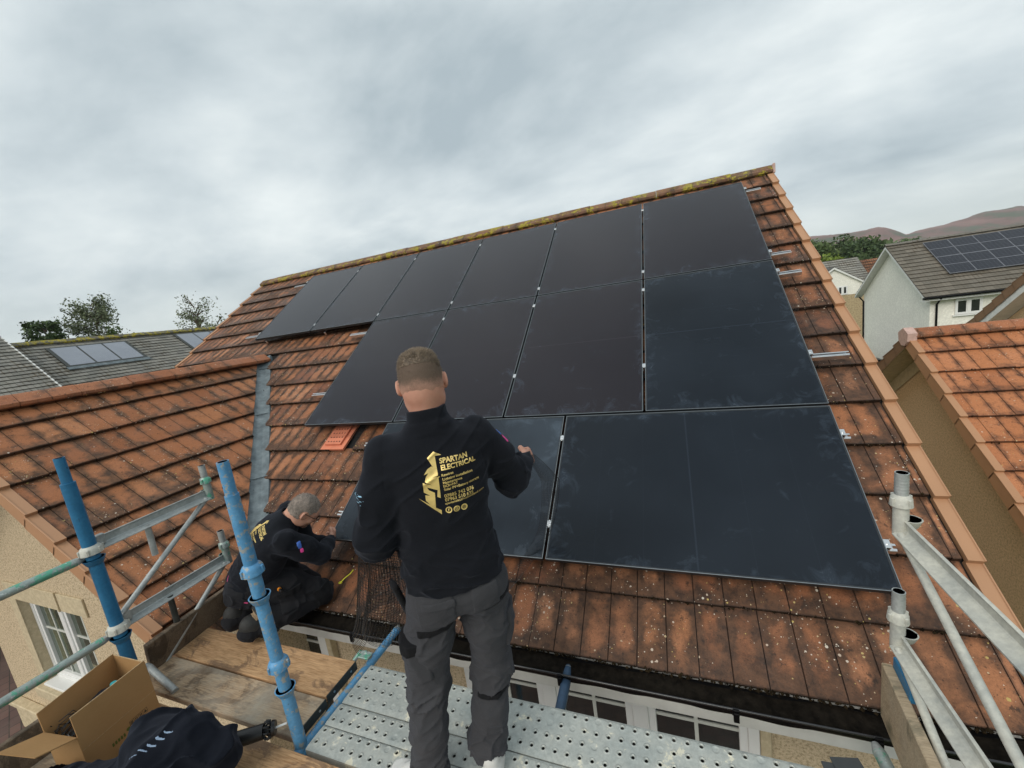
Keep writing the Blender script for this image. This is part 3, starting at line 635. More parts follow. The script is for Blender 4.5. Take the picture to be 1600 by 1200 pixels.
panel(RR - 2 * PH - G, 0, PH, PW, 'sideways black solar panel in the lowest row mostly hidden behind the standing man', True, 'pv_glass_hazy')
rails = [(4.47, -.36, 7.08, 'top row upper'), (3.05, -.36, 7.09, 'top row lower'), (2.72, 1.98, 7.10, 'middle row upper'), (1.64, 2.05, 7.15, 'middle row lower'), (.92, 3.22, 6.96, 'lowest row upper'), (.23, 3.32, 6.96, 'lowest row lower')]
gaps1 = [k * PWG - G / 2 for k in range(1, 6)]
for i, (v, a, b, ll) in enumerate(rails):
    nm = {'top row upper': 'silver mounting rail nearest the ridge poking out past the panels', 'top row lower': 'silver mounting rail poking out at the foot of the top row of panels', 'middle row upper': 'silver mounting rail poking out at the head of the middle row of panels', 'middle row lower': 'long-tailed silver mounting rail poking out half way down the middle row', 'lowest row upper': 'mounting rail with short clamp end at the head of the lowest row', 'lowest row lower': 'mounting rail nearest the gutter, its clamp end above the scaffold post'}[ll]
    o = empty('mounting_rail', tuple(PP((a + b) / 2, v, -.06)), nm, 'rail', 'aluminium rails under the panels'); A = np.array([U0, V0, N0])
    mb = MB()
    for dv in (-.017, .017): mb.box(PP((a + b) / 2, v + dv, -.056), (b - a, .006, .036), A, .001)
    mb.box(PP((a + b) / 2, v, -.076), (b - a, .028, .004), A); mb.box(PP((a + b) / 2, v - .012, -.0365), (b - a, .009, .003), A); mb.box(PP((a + b) / 2, v + .012, -.0365), (b - a, .009, .003), A)
    mb.obj('rail', 'aluminium', o)
    row = 1 if v > 2.8 else 2 if v > 1.2 else 3
    cl = [g_ for g_ in gaps1 if row == 1 or (row == 2 and g_ > 2.4)] if row < 3 else [RR - PH - G / 2]
    for cx in cl:
        c = MB(); c.box(PP(cx, v, .0025), (.027, .038, .003), A, .001); c.ring([PP(cx, v, .003), PP(cx, v, .010)], [.006, .0055], 10); c.box(PP(cx, v, -.02), (.012, .05, .04), A)
        c.obj('clamp', 'aluminium', o)
    for cx in ([RR + .012] + ([a + .36 + .0] if row == 1 else [])):
        if row == 1 and cx < 1: cx = -.012
        c = MB(); c.box(PP(cx, v, .002), (.024, .045, .003), A, .001); c.box(PP(cx + (.006 if cx > 3 else -.006), v, -.016), (.004, .045, .036), A); c.ring([PP(cx, v, .003), PP(cx, v, .011)], [.006, .0055], 10); c.obj('end_clamp', 'aluminium', o)
    # roof hooks visible below rows
    hk = MB()
    for hx in np.arange(a + .5, b - .2, 1.2):
        hk.box(PP(hx, v - .05, -.085), (.03, .12, .006), A, .001); hk.box(PP(hx, v - .11, -.105), (.03, .006, .04), A, .001); hk.box(PP(hx, v + .02, -.07), (.03, .03, .03), A, .002)
    hk.obj('roof_hook', 'steel_bolt', o)
# small rail end visible at left of the top row middle
# grey bird-proofing skirt mesh under the right edge and under the middle row
def wire_grid(p00, pu, pv, nu, nv, r=.0007, curve=None):
    mb = MB()
    def pos(u, v):
        return curve(u, v) if curve else np.array(p00) + np.array(pu) * u + np.array(pv) * v
    for i in range(nu + 1):
        st = [pos(i / nu, j / nv) for j in range(nv + 1)]
        mb.ring(st, [r] * len(st), 3, False)
    for j in range(nv + 1):
        st = [pos(i / nu, j / nv) for i in range(nu + 1)]
        mb.ring(st, [r] * len(st), 3, False)
    return mb
sk = empty('mesh_skirt', tuple(PP(2.9, 1.15, -.1)), 'fine black wire bird mesh lying on the tiles below the middle row of panels', 'wire mesh')
wire_grid(PP(2.40, 1.16, -.03), U0 * .95, -V0 * .10 - N0 * .07, 60, 9).obj('wire', 'black_cable', sk)
sk = empty('mesh_skirt', tuple(PP(6.93, 1.5, -.1)), 'fine black wire bird mesh tucked along the right edge of the panels', 'wire mesh')
wire_grid(PP(RR + .004, 1.2, -.03), V0 * 3.4, U0 * .08 - N0 * .07, 190, 5).obj('wire', 'black_cable', sk)

# ------------------------------------------------------------------ 3. scaffold
DZ = -.35
def cup_lower(mb, x, y, z, r): mb.ring([(x, y, z - .035), (x, y, z - .03), (x, y, z), (x, y, z), (x, y, z - .015)], [r + .002, r + .006, r + .018, r + .013, r + .004], 24, False)
def cup_top(mb, x, y, z, r, lugs=4):
    mb.ring([(x, y, z - .02), (x, y, z - .018), (x, y, z + .012), (x, y, z + .022), (x, y, z + .03)], [r + .012, r + .019, r + .016, r + .010, r + .0], 24, False)
    for k in range(lugs):
        a = k * 2 * math.pi / lugs + .4; mb.box((x + (r + .016) * math.cos(a), y + (r + .016) * math.sin(a), z), (.014, .012, .034), [[math.cos(a), math.sin(a), 0], [-math.sin(a), math.cos(a), 0], [0, 0, 1]], .002)
def standard(x, y, z0, z1, zs, r, mat, cups, label, castle):
    o = empty('scaffold_standard', (x, y, z0), label, 'scaffold post', 'blue scaffold uprights')
    t = MB(); t.ring([(x, y, z0), (x, y, z1), (x, y, z1)], [r, r, .02], 28, False); t.obj('tube', mat, o, auto=40)
    s = MB(); rs = .0235; s.ring([(x, y, z1 - .02), (x, y, zs), (x, y, zs), (x, y, zs - .12)], [rs, rs, rs - .004, rs - .004], 24, False); s.obj('spigot', 'blue_paint' if mat == 'blue_paint' else 'blue_chipped', o, auto=40)
    h = MB(); 
    for (a, zz) in ((-2.2, z1 + .04), (-2.2, z1 - .05)): 
        rr = rs if zz > z1 else r; h.ring([(x + (rr - .004) * math.cos(a), y + (rr - .004) * math.sin(a), zz), (x + (rr + .001) * math.cos(a), y + (rr + .001) * math.sin(a), zz)], [.006, .006], 10)
    h.obj('pin_hole', 'black_void', o)
    for z in cups:
        c = MB(); cup_lower(c, x, y, z, r); c.obj('lower_cup', mat, o, auto=40)
        c = MB(); zt = z + (.05 if castle else .13); cup_top(c, x, y, zt, r, 6 if castle else 3); c.obj('top_cup', 'galvanised_cream' if castle else mat, o, auto=40)
    return o
standard(4.18, -1.075, -2.7, .93, 1.08, .0275, 'blue_chipped', (.44, -.05, -.55), 'chipped light blue scaffold post in front of the kneeling man', False)
standard(2.87, -1.08, -2.7, .955, 1.10, .032, 'blue_paint', (.50, .0, -.55), 'clean dark blue scaffold post at the end of the left guardrail, above the cardboard box', True)
def angle_rail(mb, a, b, hgt=.06, wid=.05, th=.005, side=1):
    """pressed angle: upright web with a foot turned towards side (x)"""
    a, b = np.array(a, float), np.array(b, float); T = (b - a) / np.linalg.norm(b - a); X = np.array([side, 0, 0.]); Zp = np.array([0, 0, 1.]); n = 5
    prof = [(0, hgt), (th, hgt + .002), (th * 2.2, hgt), (th, hgt * .75), (th, th + .004), (th + .004, th), (wid, th * .2 - .012), (wid, -.016), (0, -.002)]
    k = len(prof); V_ = [p + X * (u - .012) + Zp * (v - .03) for p in (a, b) for u, v in prof]
    F_ = [(i, (i + 1) % k, (i + 1) % k + k, i + k) for i in range(k)] + [tuple(range(k)), tuple(range(2 * k - 1, k - 1, -1))]
    mb.add(V_, F_)
def guard(x, ys, ye, zt, zb, label, side, mat='galvanised', spig='green_worn', s=1.0, ext=0.0):
    o = empty('guardrail_frame', (x, ye, zb), label, 'guardrail', 'galvanised end guardrails')
    rt = MB(); angle_rail(rt, (x, ys, zt), (x, ye, zt), .052 * s, .05 * s, .005, side); rt.obj('top_rail', mat, o)
    rb = MB(); angle_rail(rb, (x, ys, zb), (x, ye, zb), .052 * s, .05 * s, .005, side); rb.obj('lower_rail', mat, o)
    for z in (zt, zb):
        p = MB(); yy = ye + .012; p.ring([(x, yy, z - .055), (x, yy, z + .08)], [.024, .024], 22); p.obj('end_post', spig, o, auto=40)
        p = MB(); p.ring([(x, yy, z + .06), (x, yy, z + .20), (x, yy, z + .20), (x, yy, z + .10)], [.021, .021, .0175, .0175], 22, False)
        for k in range(5): p.ring([(x, yy, z + .125 + k * .012), (x, yy, z + .128 + k * .012), (x, yy, z + .131 + k * .012)], [.021, .0218, .021], 22, False)
        p.obj('spigot', 'galvanised', o, auto=40)
        cm_ = spig if spig == 'green_worn' else 'galvanised_cream'; c = MB(); cup_top(c, x, yy, z + .088, .016, 4); c.obj('collar', cm_, o, auto=40); c = MB(); cup_lower(c, x - side * .03, yy, z + .015, .016); c.obj('side_cup', cm_, o, auto=40)
        w = MB(); w.box((x, ys + .02, z + .005), (.03, .04, .06), bev=.004); w.obj('end_wedge', mat, o)
    br = MB(); br.ring([(x + side * .01, ye - .02, zt - .035), (x + side * .01, ys + .005, zb + .04)], [.0165 * s] * 2, 18); br.obj('brace', mat, o, auto=40)
    br = MB(); br.ring([(x + side * .008, ys + .24, zt - .03), (x + side * .008, ys + .235, zt - .235 if side > 0 else zt - .27)], [.017 * s] * 2, 18); br.obj('strut', 'green_worn' if side < 0 else mat, o, auto=40)
    br = MB(); br.ring([(x + side * .01, ye - .02, zb - .035), (x + side * .01, ys + .07, zb - .45)], [.0165 * s] * 2, 18); br.obj('brace', mat, o, auto=40)
    br = MB(); br.ring([(x + side * .008, ys + .24, zb - .03), (x + side * .008, ys + .235, zb - .235)], [.017 * s] * 2, 18); br.obj('strut', 'dark_steel' if side > 0 else 'green_worn', o, auto=40)
    return o
guard(2.84, -1.04, -.42, .575, .07, 'galvanised guardrail frame beside the kneeling man, ending in green-stained sockets', 1)
guard(6.74, -1.25, -.36, .545, .05, 'galvanised guardrail frame at the right edge of the photo, over the tiles', -1, 'galvanised_cream', 'galvanised_cream', .84)
def ledger(a, b, r, mat, label, cat='scaffold tube', name='scaffold_tube'):
    o = empty(name, a, label, cat, 'loose scaffold tubes'); a, b = np.array(a, float), np.array(b, float); t = (b - a) / np.linalg.norm(b - a)
    mb = MB(); mb.ring([a + t * .03, b], [r, r], 22); mb.obj('tube', mat, o, auto=40)
    e_ = MB(); e_.ring([a - t * .005, a + t * .02, a + t * .04], [r * .55, r * .9, r * 1.03], 18); e_.obj('end_lug', 'galvanised', o, auto=40)
    return o
ledger((2.85, -1.115, .515), (2.76, -2.9, .515), .0225, 'green_worn', 'worn green guard tube, the upper of two left of the dark blue post')
ledger((2.84, -1.115, .015), (2.80, -2.9, .015), .0225, 'green_worn', 'worn green guard tube, the lower of two crossing in front of the wing window')
ledger((4.20, -.30, -.385), (4.185, -1.2, -.40), .024, 'blue_chipped', 'blue scaffold transom in the slot between wooden boards and steel planks')
ledger((5.33, -.29, -.44), (5.37, -1.2, -.44), .026, 'blue_dark', 'dark paint-spattered tube end under the front window')
ledger((6.64, -.44, -.40), (6.70, -1.2, -.42), .024, 'green_worn', 'green-stained tube end beside the right toe board')
ledger((2.88, -1.02, -.26), (3.20, -1.06, -.33), .018, 'galvanised', 'short shiny tube at the foot of the dark blue post behind the cardboard box')
# steel planks with punched holes
def plank(y0, y1, rows, label, x0=4.243, x1=6.80):
    o = empty('steel_plank', (5.5, (y0 + y1) / 2, DZ), label, 'plank', 'perforated steel planks'); mb = MB(); hb_ = MB(); px = .0535
    n = int((x1 - x0) / px); edges_ = [y0] + [(rows[i] + rows[i + 1]) / 2 for i in range(len(rows) - 1)] + [y1]
    def zz(y): 
        d_ = min(y - y0, y1 - y); return DZ - (.004 * max(0, 1 - d_ / .012))
    for r, yc in enumerate(rows):
        ya, yb = edges_[r], edges_[r + 1]
        for i in range(n):
            xa = x0 + i * px; xb = xa + px if i < n - 1 else x1; xc = xa + px / 2
            blind = random.random() < (.22 if (i // 3 + r) % 2 else .08); rad = .0085
            ring = []; sq = []
            K = 12
            for k in range(K):
                a = 2 * math.pi * k / K; c, s_ = math.cos(a), math.sin(a); m_ = max(abs(c) / ((xb - xa) / 2), abs(s_) / ((yb - ya) / 2))
                # square boundary with correct corners
                sq.append((np.clip(xc + c / m_, xa, xb), np.clip((ya + yb) / 2 + s_ / m_, ya, yb)))
            V_ = [(x, y, zz(y)) for x, y in sq] + [(xc + rad * 1.9 * math.cos(2 * math.pi * k / K), yc + rad * 1.9 * math.sin(2 * math.pi * k / K), DZ) for k in range(K)]
            V_ += [(xc + rad * 1.25 * math.cos(2 * math.pi * k / K), yc + rad * 1.25 * math.sin(2 * math.pi * k / K), DZ + (.0022 if not blind else -.0018)) for k in range(K)]
            rr = rad * (.78 if not blind else .95); V_ += [(xc + rr * math.cos(2 * math.pi * k / K), yc + rr * math.sin(2 * math.pi * k / K), DZ + (-.003 if not blind else -.0025)) for k in range(K)]
            F_ = [(q * K + k, q * K + (k + 1) % K, (q + 1) * K + (k + 1) % K, (q + 1) * K + k) for q in range(3) for k in range(K)]
            # corners of the square cell
            for cx_, cy_, k in ((xb, yb, None), (xa, yb, None), (xa, ya, None), (xb, ya, None)):
                an = math.atan2(cy_ - (ya + yb) / 2, cx_ - xc) % (2 * math.pi); k = int(an / (2 * math.pi / K)) % K
                V_.append((cx_, cy_, zz(cy_))); F_.append((k, len(V_) - 1, (k + 1) % K))
            if blind: F_.append(tuple(3 * K + k for k in range(K)))
            mb.add(V_, F_)
            if not blind: hb_.ring([(xc, yc, DZ - .014), (xc, yc, DZ - .004)], [rad * .9, rad * .9], 8)
    for y, s_ in ((y0, 1), (y1, -1)): mb.quad((x0, y, DZ - .004), (x1, y, DZ - .004), (x1, y + s_ * .001, DZ - .05), (x0, y + s_ * .001, DZ - .05))
    mb.quad((x0, y0, DZ - .004), (x0, y1, DZ - .004), (x0, y1, DZ - .05), (x0, y0, DZ - .05))
    mb.obj('deck', 'plank_steel', o); 
    u = MB(); u.quad((x0 + .002, y0 + .002, DZ - .03), (x1, y0 + .002, DZ - .03), (x1, y1 - .002, DZ - .03), (x0 + .002, y1 - .002, DZ - .03)); u.obj('underside', 'dark_steel', o)
plank(-.862, -.628, (-.820, -.763, -.707, -.652), 'perforated steel plank nearest the gutter, blotched with dried mortar')
plank(-.980, -.868, (-1.0 + .052, -.893), 'narrow perforated steel plank in the middle of the three under the man\'s shoes')
plank(-1.101, -.984, (-1.059, -1.003), 'perforated steel plank nearest the camera, its corner against the light blue post')
mb = MB(); mb.box((6.56, -.64, DZ + .006), (.30, .09, .008), [[.99, .06, 0], [-.06, .99, 0], [0, 0, 1]], .002); mb.box((6.50, -.625, DZ + .013), (.10, .1, .004), [[.97, .2, 0], [-.2, .97, 0], [0, 0, 1]])
tag(mb.obj('tape_patch', 'grey_strap'), 'dark grey tape stuck across the steel plank near the right toe board', 'tape')
# wooden boards
def board(x0, x1, y0, y1, z1, mat, label, th=.038, rot=0.0, hoop=True, x_hoop=None):
    o = empty('scaffold_board', ((x0 + x1) / 2, (y0 + y1) / 2, z1 - th), label, 'board', 'wooden scaffold boards')
    A = [[math.cos(rot), math.sin(rot), 0], [-math.sin(rot), math.cos(rot), 0], [0, 0, 1]]
    mb = MB(); mb.box(((x0 + x1) / 2, (y0 + y1) / 2, z1 - th / 2), (x1 - x0, y1 - y0, th), A, .004)
    b = mb.obj('plank', mat, o)
    if hoop:
        h = MB(); X = x_hoop or x1; h.box((X + .001, (y0 + y1) / 2, z1 - th / 2 - .004), (.004, y1 - y0 - .004, th + .012), A); h.obj('end_band', 'dark_steel', o)
        h = MB()
        for yy in (y0 + .05, y1 - .05): h.ring([(X + .002, yy, z1 - th / 2), (X + .006, yy, z1 - th / 2)], [.006, .006], 8)
        h.obj('nail', 'steel_bolt', o)
    return o
board(2.80, 4.150, -.872, -.645, -.330, 'board_fresh', 'warm brown scaffold board nearest the gutter, under the kneeling man\'s boots')
board(2.84, 4.155, -1.085, -.880, -.334, 'board_muddy', 'pale muddy scaffold board in the middle, behind the light blue post')
board(2.90, 5.6, -1.385, -1.135, -.326, 'board_fresh', 'scaffold board nearest the camera, running in front of the steel planks', hoop=False)
board(2.90, 5.6, -1.64, -1.395, -.330, 'board_muddy', 'scaffold board under the black fleece', hoop=False)
board(2.92, 3.9, -1.90, -1.65, -.330, 'board_fresh', 'scaffold board at the bottom left corner under the box flap', hoop=False)
def upright_board(a, b, z0, z1, th, mat, label, lean=0.0):
    a, b = np.array(a, float), np.array(b, float); L = np.linalg.norm(b - a); t = (b - a) / L; n_ = np.cross(t, (0, 0, 1.0)); c = (a + b) / 2
    Z = np.array([0, 0, 1.0]) + n_ * lean; Z /= np.linalg.norm(Z); n2 = np.cross(t, Z)
    mb = MB(); mb.box((c[0], c[1], (z0 + z1) / 2), (L, th, z1 - z0), [t, n2, Z], .004)
    return tag(mb.obj('toe_board', mat), label, 'toe board')
upright_board((2.86, -1.0, 0), (2.80, -.18, 0), -.36, -.145, .036, 'board_dark', 'wet dark toe board on edge behind the kneeling man\'s boots', .12)
upright_board((2.90, -1.22, 0), (2.86, -2.2, 0), -.36, -.15, .036, 'board_dark', 'dark toe board on edge left of the cardboard box at the photo corner', .1)
tb = upright_board((6.715, -.33, 0), (6.63, -1.3, 0), -.36, -.10, .036, 'board_grey', 'grey toe board on edge under the right guardrail')
mb = MB(); mb.box((6.735, -.42, -.085), (.022, .16, .06), [[.996, -.087, 0], [.087, .996, 0], [0, 0, 1]], .003); bl = mb.obj('end_clip', 'blue_paint', tb)
mb = MB(); mb.ring([(4.13, -.64, -.335), (4.145, -.60, -.318), (4.17, -.585, -.325), (4.215, -.595, -.34)], [.012, .014, .014, .012], 8); mb.box((4.17, -.60, -.326), (.10, .05, .012), bev=.003); tag(mb.obj('board_clip', 'green_worn'), 'bent galvanised clip at the corner where boards, planks and blue tube meet', 'clip')

# ------------------------------------------------------------------ 4. cardboard box
def cbox():
    o = empty('cardboard_box', (3.17, -1.34, -.325), 'open cardboard box with black cable ties inside, below the dark blue post', 'box')
    B = [np.array(p, float) for p in ((3.298, -1.180, 0), (3.335, -1.485, 0), (3.115, -1.515, 0), (3.03, -1.190, 0))]   # near right, near left, far left, far right
    z0, z1 = -.324, .012; th = .005
    def wall(p, q, za, zb, name='side_wall', dz=0.0):
        a, b = B[p], B[q]; L = np.linalg.norm(b - a); t = (b - a) / L; n = np.array([t[1], -t[0], 0]); c = (a + b) / 2
        mb = MB(); mb.box((c[0], c[1], (za + zb) / 2), (L, th, zb - za), [t, n, [0, 0, 1]]); w = mb.obj(name, 'cardboard', o)
        e_ = MB(); e_.box((c[0], c[1], zb + .0008), (L, th * .8, .0016), [t, n, [0, 0, 1]]); e_.obj('cut_edge', 'card_core', w); return w, t, n, c, L
    w, t, n, c, L = wall(0, 1, z0, z1); wall(2, 3, z0, z1 - .004); wall(3, 0, z0, z1 - .01)
    wall(1, 2, z0, -.10)
    fl = MB(); a, b = B[1] + np.array([0, 0, -.10]), B[2] + np.array([0, 0, -.10]); d_ = np.array([.02, -.13, .06])
    fl.add([a, b, b + d_ * 1.1, a + d_, a + (0, 0, .005), b + (0, 0, .005), b + d_ * 1.1 + (0, 0, .005), a + d_ + (0, 0, .005)], [(3, 2, 1, 0), (4, 5, 6, 7), (0, 1, 5, 4), (1, 2, 6, 5), (2, 3, 7, 6), (3, 0, 4, 7)])
    fl.obj('flap', 'cardboard', o)
    mb = MB(); mb.add([tuple(p + (0, 0, z0 + .004)) for p in B], [(0, 1, 2, 3)]); mb.obj('base', 'cardboard', o)
    # folded inner flap, crease line and printed marks on the near face
    k = MB(); k.box(c + n * 0 + np.array([0, 0, z0 + .155]), (L, th + .0012, .0016), [t, n, [0, 0, 1]]); k.obj('crease', 'card_core', w)
    sgn = 1 if (n @ (np.array([5.97, -2.16, 0]) - c)) > 0 else -1
    def P(u, z, h=.0032): return tuple(c + t * u + n * sgn * h + np.array([0, 0, z]))
    def rect(mb, u0, u1, za, zb): mb.quad(P(u0, za), P(u1, za), P(u1, zb), P(u0, zb))
    ink = MB(); u0, u1, za, zb = -.103, -.022, -.245, -.218
    for a0, a1, b0, b1 in ((u0, u1, za, za + .0015), (u0, u1, zb - .0015, zb), (u0, u0 + .0015, za, zb), (u1 - .0015, u1, za, zb)): rect(ink, a0, a1, b0, b1)
    for i in range(1, 4): x = u0 + i * .0203; rect(ink, x - .0006, x + .0006, za, zb)
    for i, cx in enumerate([u0 + .01, u0 + .0305, u0 + .051, u0 + .0715]):
        if i == 3: [rect(ink, cx - .006, cx + .006, za + .005 + q * .006, za + .009 + q * .006) for q in range(3)]
        elif i == 0: ink.add([P(cx - .007, za + .006), P(cx + .007, za + .006), P(cx, zb - .005)], [(0, 1, 2)])
        else: rect(ink, cx - .0045, cx - .0015, za + .005, zb - .006); rect(ink, cx + .0015, cx + .0045, za + .005, zb - .006)
    ink.obj('handling_marks', 'ink_black', w)
    g = MB()
    for i in range(5): rect(g, .005 + i * .012, .012 + i * .012, -.268, -.250); rect(g, .004 + i * .012, .013 + i * .012, -.262, -.259)
    g.ring([P(-.012, -.247), P(-.012, -.247, .0034)], [.009, .009], 14); g.obj('green_print', 'ink_green', w)
    return o
cbox()
mb = MB()
for i in range(90):
    x, y = 3.13 + random.uniform(-.05, .12), -1.40 + random.uniform(-.09, .08); z = -.23 + random.uniform(0, .13); a = random.gauss(1.9, .35); L = random.uniform(.10, .17); dz = random.uniform(-.01, .04)
    p = [(x, y, z), (x + L * .5 * math.sin(a) * .5, y - L * .5 * abs(math.cos(a)), z + dz + .012), (x + L * math.sin(a) * .5, y - L * .75, z + dz * 1.5)]; p = [(min(max(q[0], 3.07), 3.29), min(max(q[1], -1.49), -1.21), q[2]) for q in p]
    mb.ring(p, [.0019] * 3, 4)
tag(mb.obj('cable_ties', 'black_cable'), 'heap of thin black cable ties lying in the cardboard box', 'cable ties')
mb = MB(); mb.box((3.17, -1.33, -.11), (.09, .11, .06), [[.9, .3, .3], [-.35, .93, .1], [-.25, -.2, .95]], .006); o = mb.obj('packet', 'fleece_navy'); tag(o, 'dark packet with a white label standing up in the cardboard box', 'packet')
mb = MB(); mb.box((3.205, -1.345, -.075), (.04, .05, .004), [[.9, .3, .3], [-.35, .93, .1], [-.25, -.2, .95]]); mb.obj('paper_label', 'white_paper', o)
mb = MB(); mb.ring([(3.18, -1.27, -.15), (3.19, -1.275, -.06), (3.19, -1.275, -.05)], [.016, .016, .013], 14); tag(mb.obj('marker_pen', 'teal_plastic'), 'teal capped tool standing in the cardboard box', 'tool')

# ------------------------------------------------------------------ 5. signed-distance modelling for figures and cloth
import openvdb
def vnoise(P, scale, seed=0, st=(1, 1, 1)):
    r = np.random.default_rng(seed); T = r.random((24, 24, 24)).astype('f') * 2 - 1
    Q = P * (np.array(st, 'f') * scale) + 57.3; I = np.floor(Q).astype('i'); Fq = Q - I; Fq = Fq * Fq * (3 - 2 * Fq); I %= 24; J = (I + 1) % 24
    x0, y0, z0 = I[..., 0], I[..., 1], I[..., 2]; x1, y1, z1 = J[..., 0], J[..., 1], J[..., 2]; fx, fy, fz = Fq[..., 0], Fq[..., 1], Fq[..., 2]
    a = T[x0, y0, z0] * (1 - fx) + T[x1, y0, z0] * fx; b = T[x0, y1, z0] * (1 - fx) + T[x1, y1, z0] * fx
    c = T[x0, y0, z1] * (1 - fx) + T[x1, y0, z1] * fx; d = T[x0, y1, z1] * (1 - fx) + T[x1, y1, z1] * fx
    return (a * (1 - fy) + b * fy) * (1 - fz) + (c * (1 - fy) + d * fy) * fz
class Frame:
    def __init__(s, o, x, z):
        s.o = np.array(o, float); z = np.array(z, float); z /= np.linalg.norm(z); x = np.array(x, float); x = x - z * (x @ z); x /= np.linalg.norm(x); s.x, s.z = x, z; s.y = np.cross(z, x); s.A = np.array([s.x, s.y, s.z])
    def w(s, p): return s.o + np.array(p, float) @ s.A
    def loc(s, P): return (P - s.o) @ s.A.T
class SDF:
    def __init__(s, lo, hi, h):
        s.lo = np.array(lo, float); s.h = h; s.n = np.ceil((np.array(hi) - s.lo) / h).astype(int) + 1; s.d = np.full(tuple(s.n), .15, 'f')
    def blk(s, lo, hi):
        a = np.clip(np.floor((np.array(lo) - s.lo) / s.h).astype(int), 0, s.n - 1); b = np.clip(np.ceil((np.array(hi) - s.lo) / s.h).astype(int) + 1, 1, s.n)
        ax = [s.lo[i] + np.arange(a[i], b[i]) * s.h for i in range(3)]
        return tuple(slice(a[i], b[i]) for i in range(3)), np.stack(np.meshgrid(*ax, indexing='ij'), -1)
    @staticmethod
    def smin(a, b, k):
        if k <= 0: return np.minimum(a, b)
        h = np.maximum(k - np.abs(a - b), 0) / k; return np.minimum(a, b) - h * h * k * .25
    def put(s, fn, lo, hi, k, mode='add'):
        sl, P = s.blk(lo, hi)
        if P.size == 0: return
        v = fn(P); s.d[sl] = s.smin(s.d[sl], v, k) if mode == 'add' else -s.smin(-s.d[sl], v, k)
    def cone(s, a, b, ra, rb, k=.02, mode='add', sq=None):
        a, b = np.array(a, float), np.array(b, float); m = max(ra, rb) + k + .03; ab = b - a; L2 = ab @ ab + 1e-12
        def fn(P):
            t = np.clip(((P - a) @ ab) / L2, 0, 1); D = P - (a + t[..., None] * ab)
            if sq is not None:   # flatten along an axis
                ax, f = np.array(sq[0]), sq[1]; D = D + (D @ ax)[..., None] * ax * (1 / f - 1)
            return np.sqrt((D * D).sum(-1)) - (ra + (rb - ra) * t)
        s.put(fn, np.minimum(a, b) - m, np.maximum(a, b) + m, k, mode)
    def limb(s, pts, rs, k=.02, sq=None):
        for i in range(len(pts) - 1): s.cone(pts[i], pts[i + 1], rs[i], rs[i + 1], k, sq=sq)
    def ell(s, c, r, A=None, k=.02, mode='add'):
        c = np.array(c, float); r = np.array(r, float); A = np.eye(3) if A is None else np.array(A); m = max(r) + k + .03
        def fn(P):
            q = (P - c) @ A.T; k0 = np.sqrt(((q / r) ** 2).sum(-1)); k1 = np.sqrt(((q / (r * r)) ** 2).sum(-1)) + 1e-9; return k0 * (k0 - 1) / k1
        s.put(fn, c - m, c + m, k, mode)
    def box(s, c, hs, A, k=.0, rnd=.004, mode='add'):
        c = np.array(c, float); hs = np.array(hs, float) - rnd; A = np.array(A); m = np.linalg.norm(hs) + .04
        def fn(P):
            q = np.abs((P - c) @ A.T) - hs; return np.sqrt((np.maximum(q, 0) ** 2).sum(-1)) + np.minimum(q.max(-1), 0) - rnd
        s.put(fn, c - m, c + m, k, mode)
    def stack(s, F, rows, k=.02, n=2.3, mode='add'):
        """rows: (z, cx, cy, a, b) elliptical sections in frame F"""
        rows = sorted(rows); zs = [r[0] for r in rows]; R = np.array(rows, float); m = R[:, 3:].max() + .05
        pts = [F.w((r[1], r[2], r[0])) for r in rows]; lo = np.min(pts, 0) - m; hi = np.max(pts, 0) + m
        def fn(P):
            q = F.loc(P); z = q[..., 2]; cx, cy, a, b = [np.interp(z, zs, R[:, i]) for i in (1, 2, 3, 4)]
            x, y = (q[..., 0] - cx) / a, (q[..., 1] - cy) / b; rho = (np.abs(x) ** n + np.abs(y) ** n) ** (1 / n) + 1e-6
            d = (rho - 1) * np.sqrt(((x * a) ** 2 + (y * b) ** 2)) / rho; d = np.where(rho < .2, -(1 - rho) * np.minimum(a, b), d)
            cap = np.maximum(z - zs[-1], zs[0] - z); return np.maximum(d, cap)
        s.put(fn, lo, hi, k, mode)
    def cut(s, F, fn):   # fn(local coords) -> signed distance, keep negative
        sl, P = s.blk(s.lo, s.lo + s.n * s.h); s.d = np.maximum(s.d, fn(F.loc(P)).astype('f'))
    def disp(s, fn, band=.03):
        I = np.nonzero(np.abs(s.d) < band); P = s.lo + np.stack(I, -1) * s.h; s.d[I] += fn(P).astype('f')
    def copy(s):
        o = SDF.__new__(SDF); o.lo, o.h, o.n, o.d = s.lo, s.h, s.n, s.d.copy(); return o
    def mesh(s, name, mat, parent=None, smooth=2, join=None):
        s.d[0], s.d[-1], s.d[:, 0], s.d[:, -1], s.d[:, :, 0], s.d[:, :, -1] = (.05,) * 6
        g = openvdb.FloatGrid(.15); g.copyFromArray(np.ascontiguousarray(s.d / s.h)); pts, quads = g.convertToQuads(0.0)
        pts = s.lo + pts * s.h; me = bpy.data.meshes.new(name); me.from_pydata(pts.tolist(), [], quads[:, ::-1].tolist()); me.update()
        bm = bmesh.new(); bm.from_mesh(me)
        if join is not None: bm.from_mesh(join)
        # drop crumbs
        bmesh.ops.recalc_face_normals(bm, faces=bm.faces)
        for _ in range(smooth): bmesh.ops.smooth_vert(bm, verts=bm.verts, factor=.5, use_axis_x=True, use_axis_y=True, use_axis_z=True)
        bm.to_mesh(me); bm.free()
        return link(name, me, mat, parent, True)
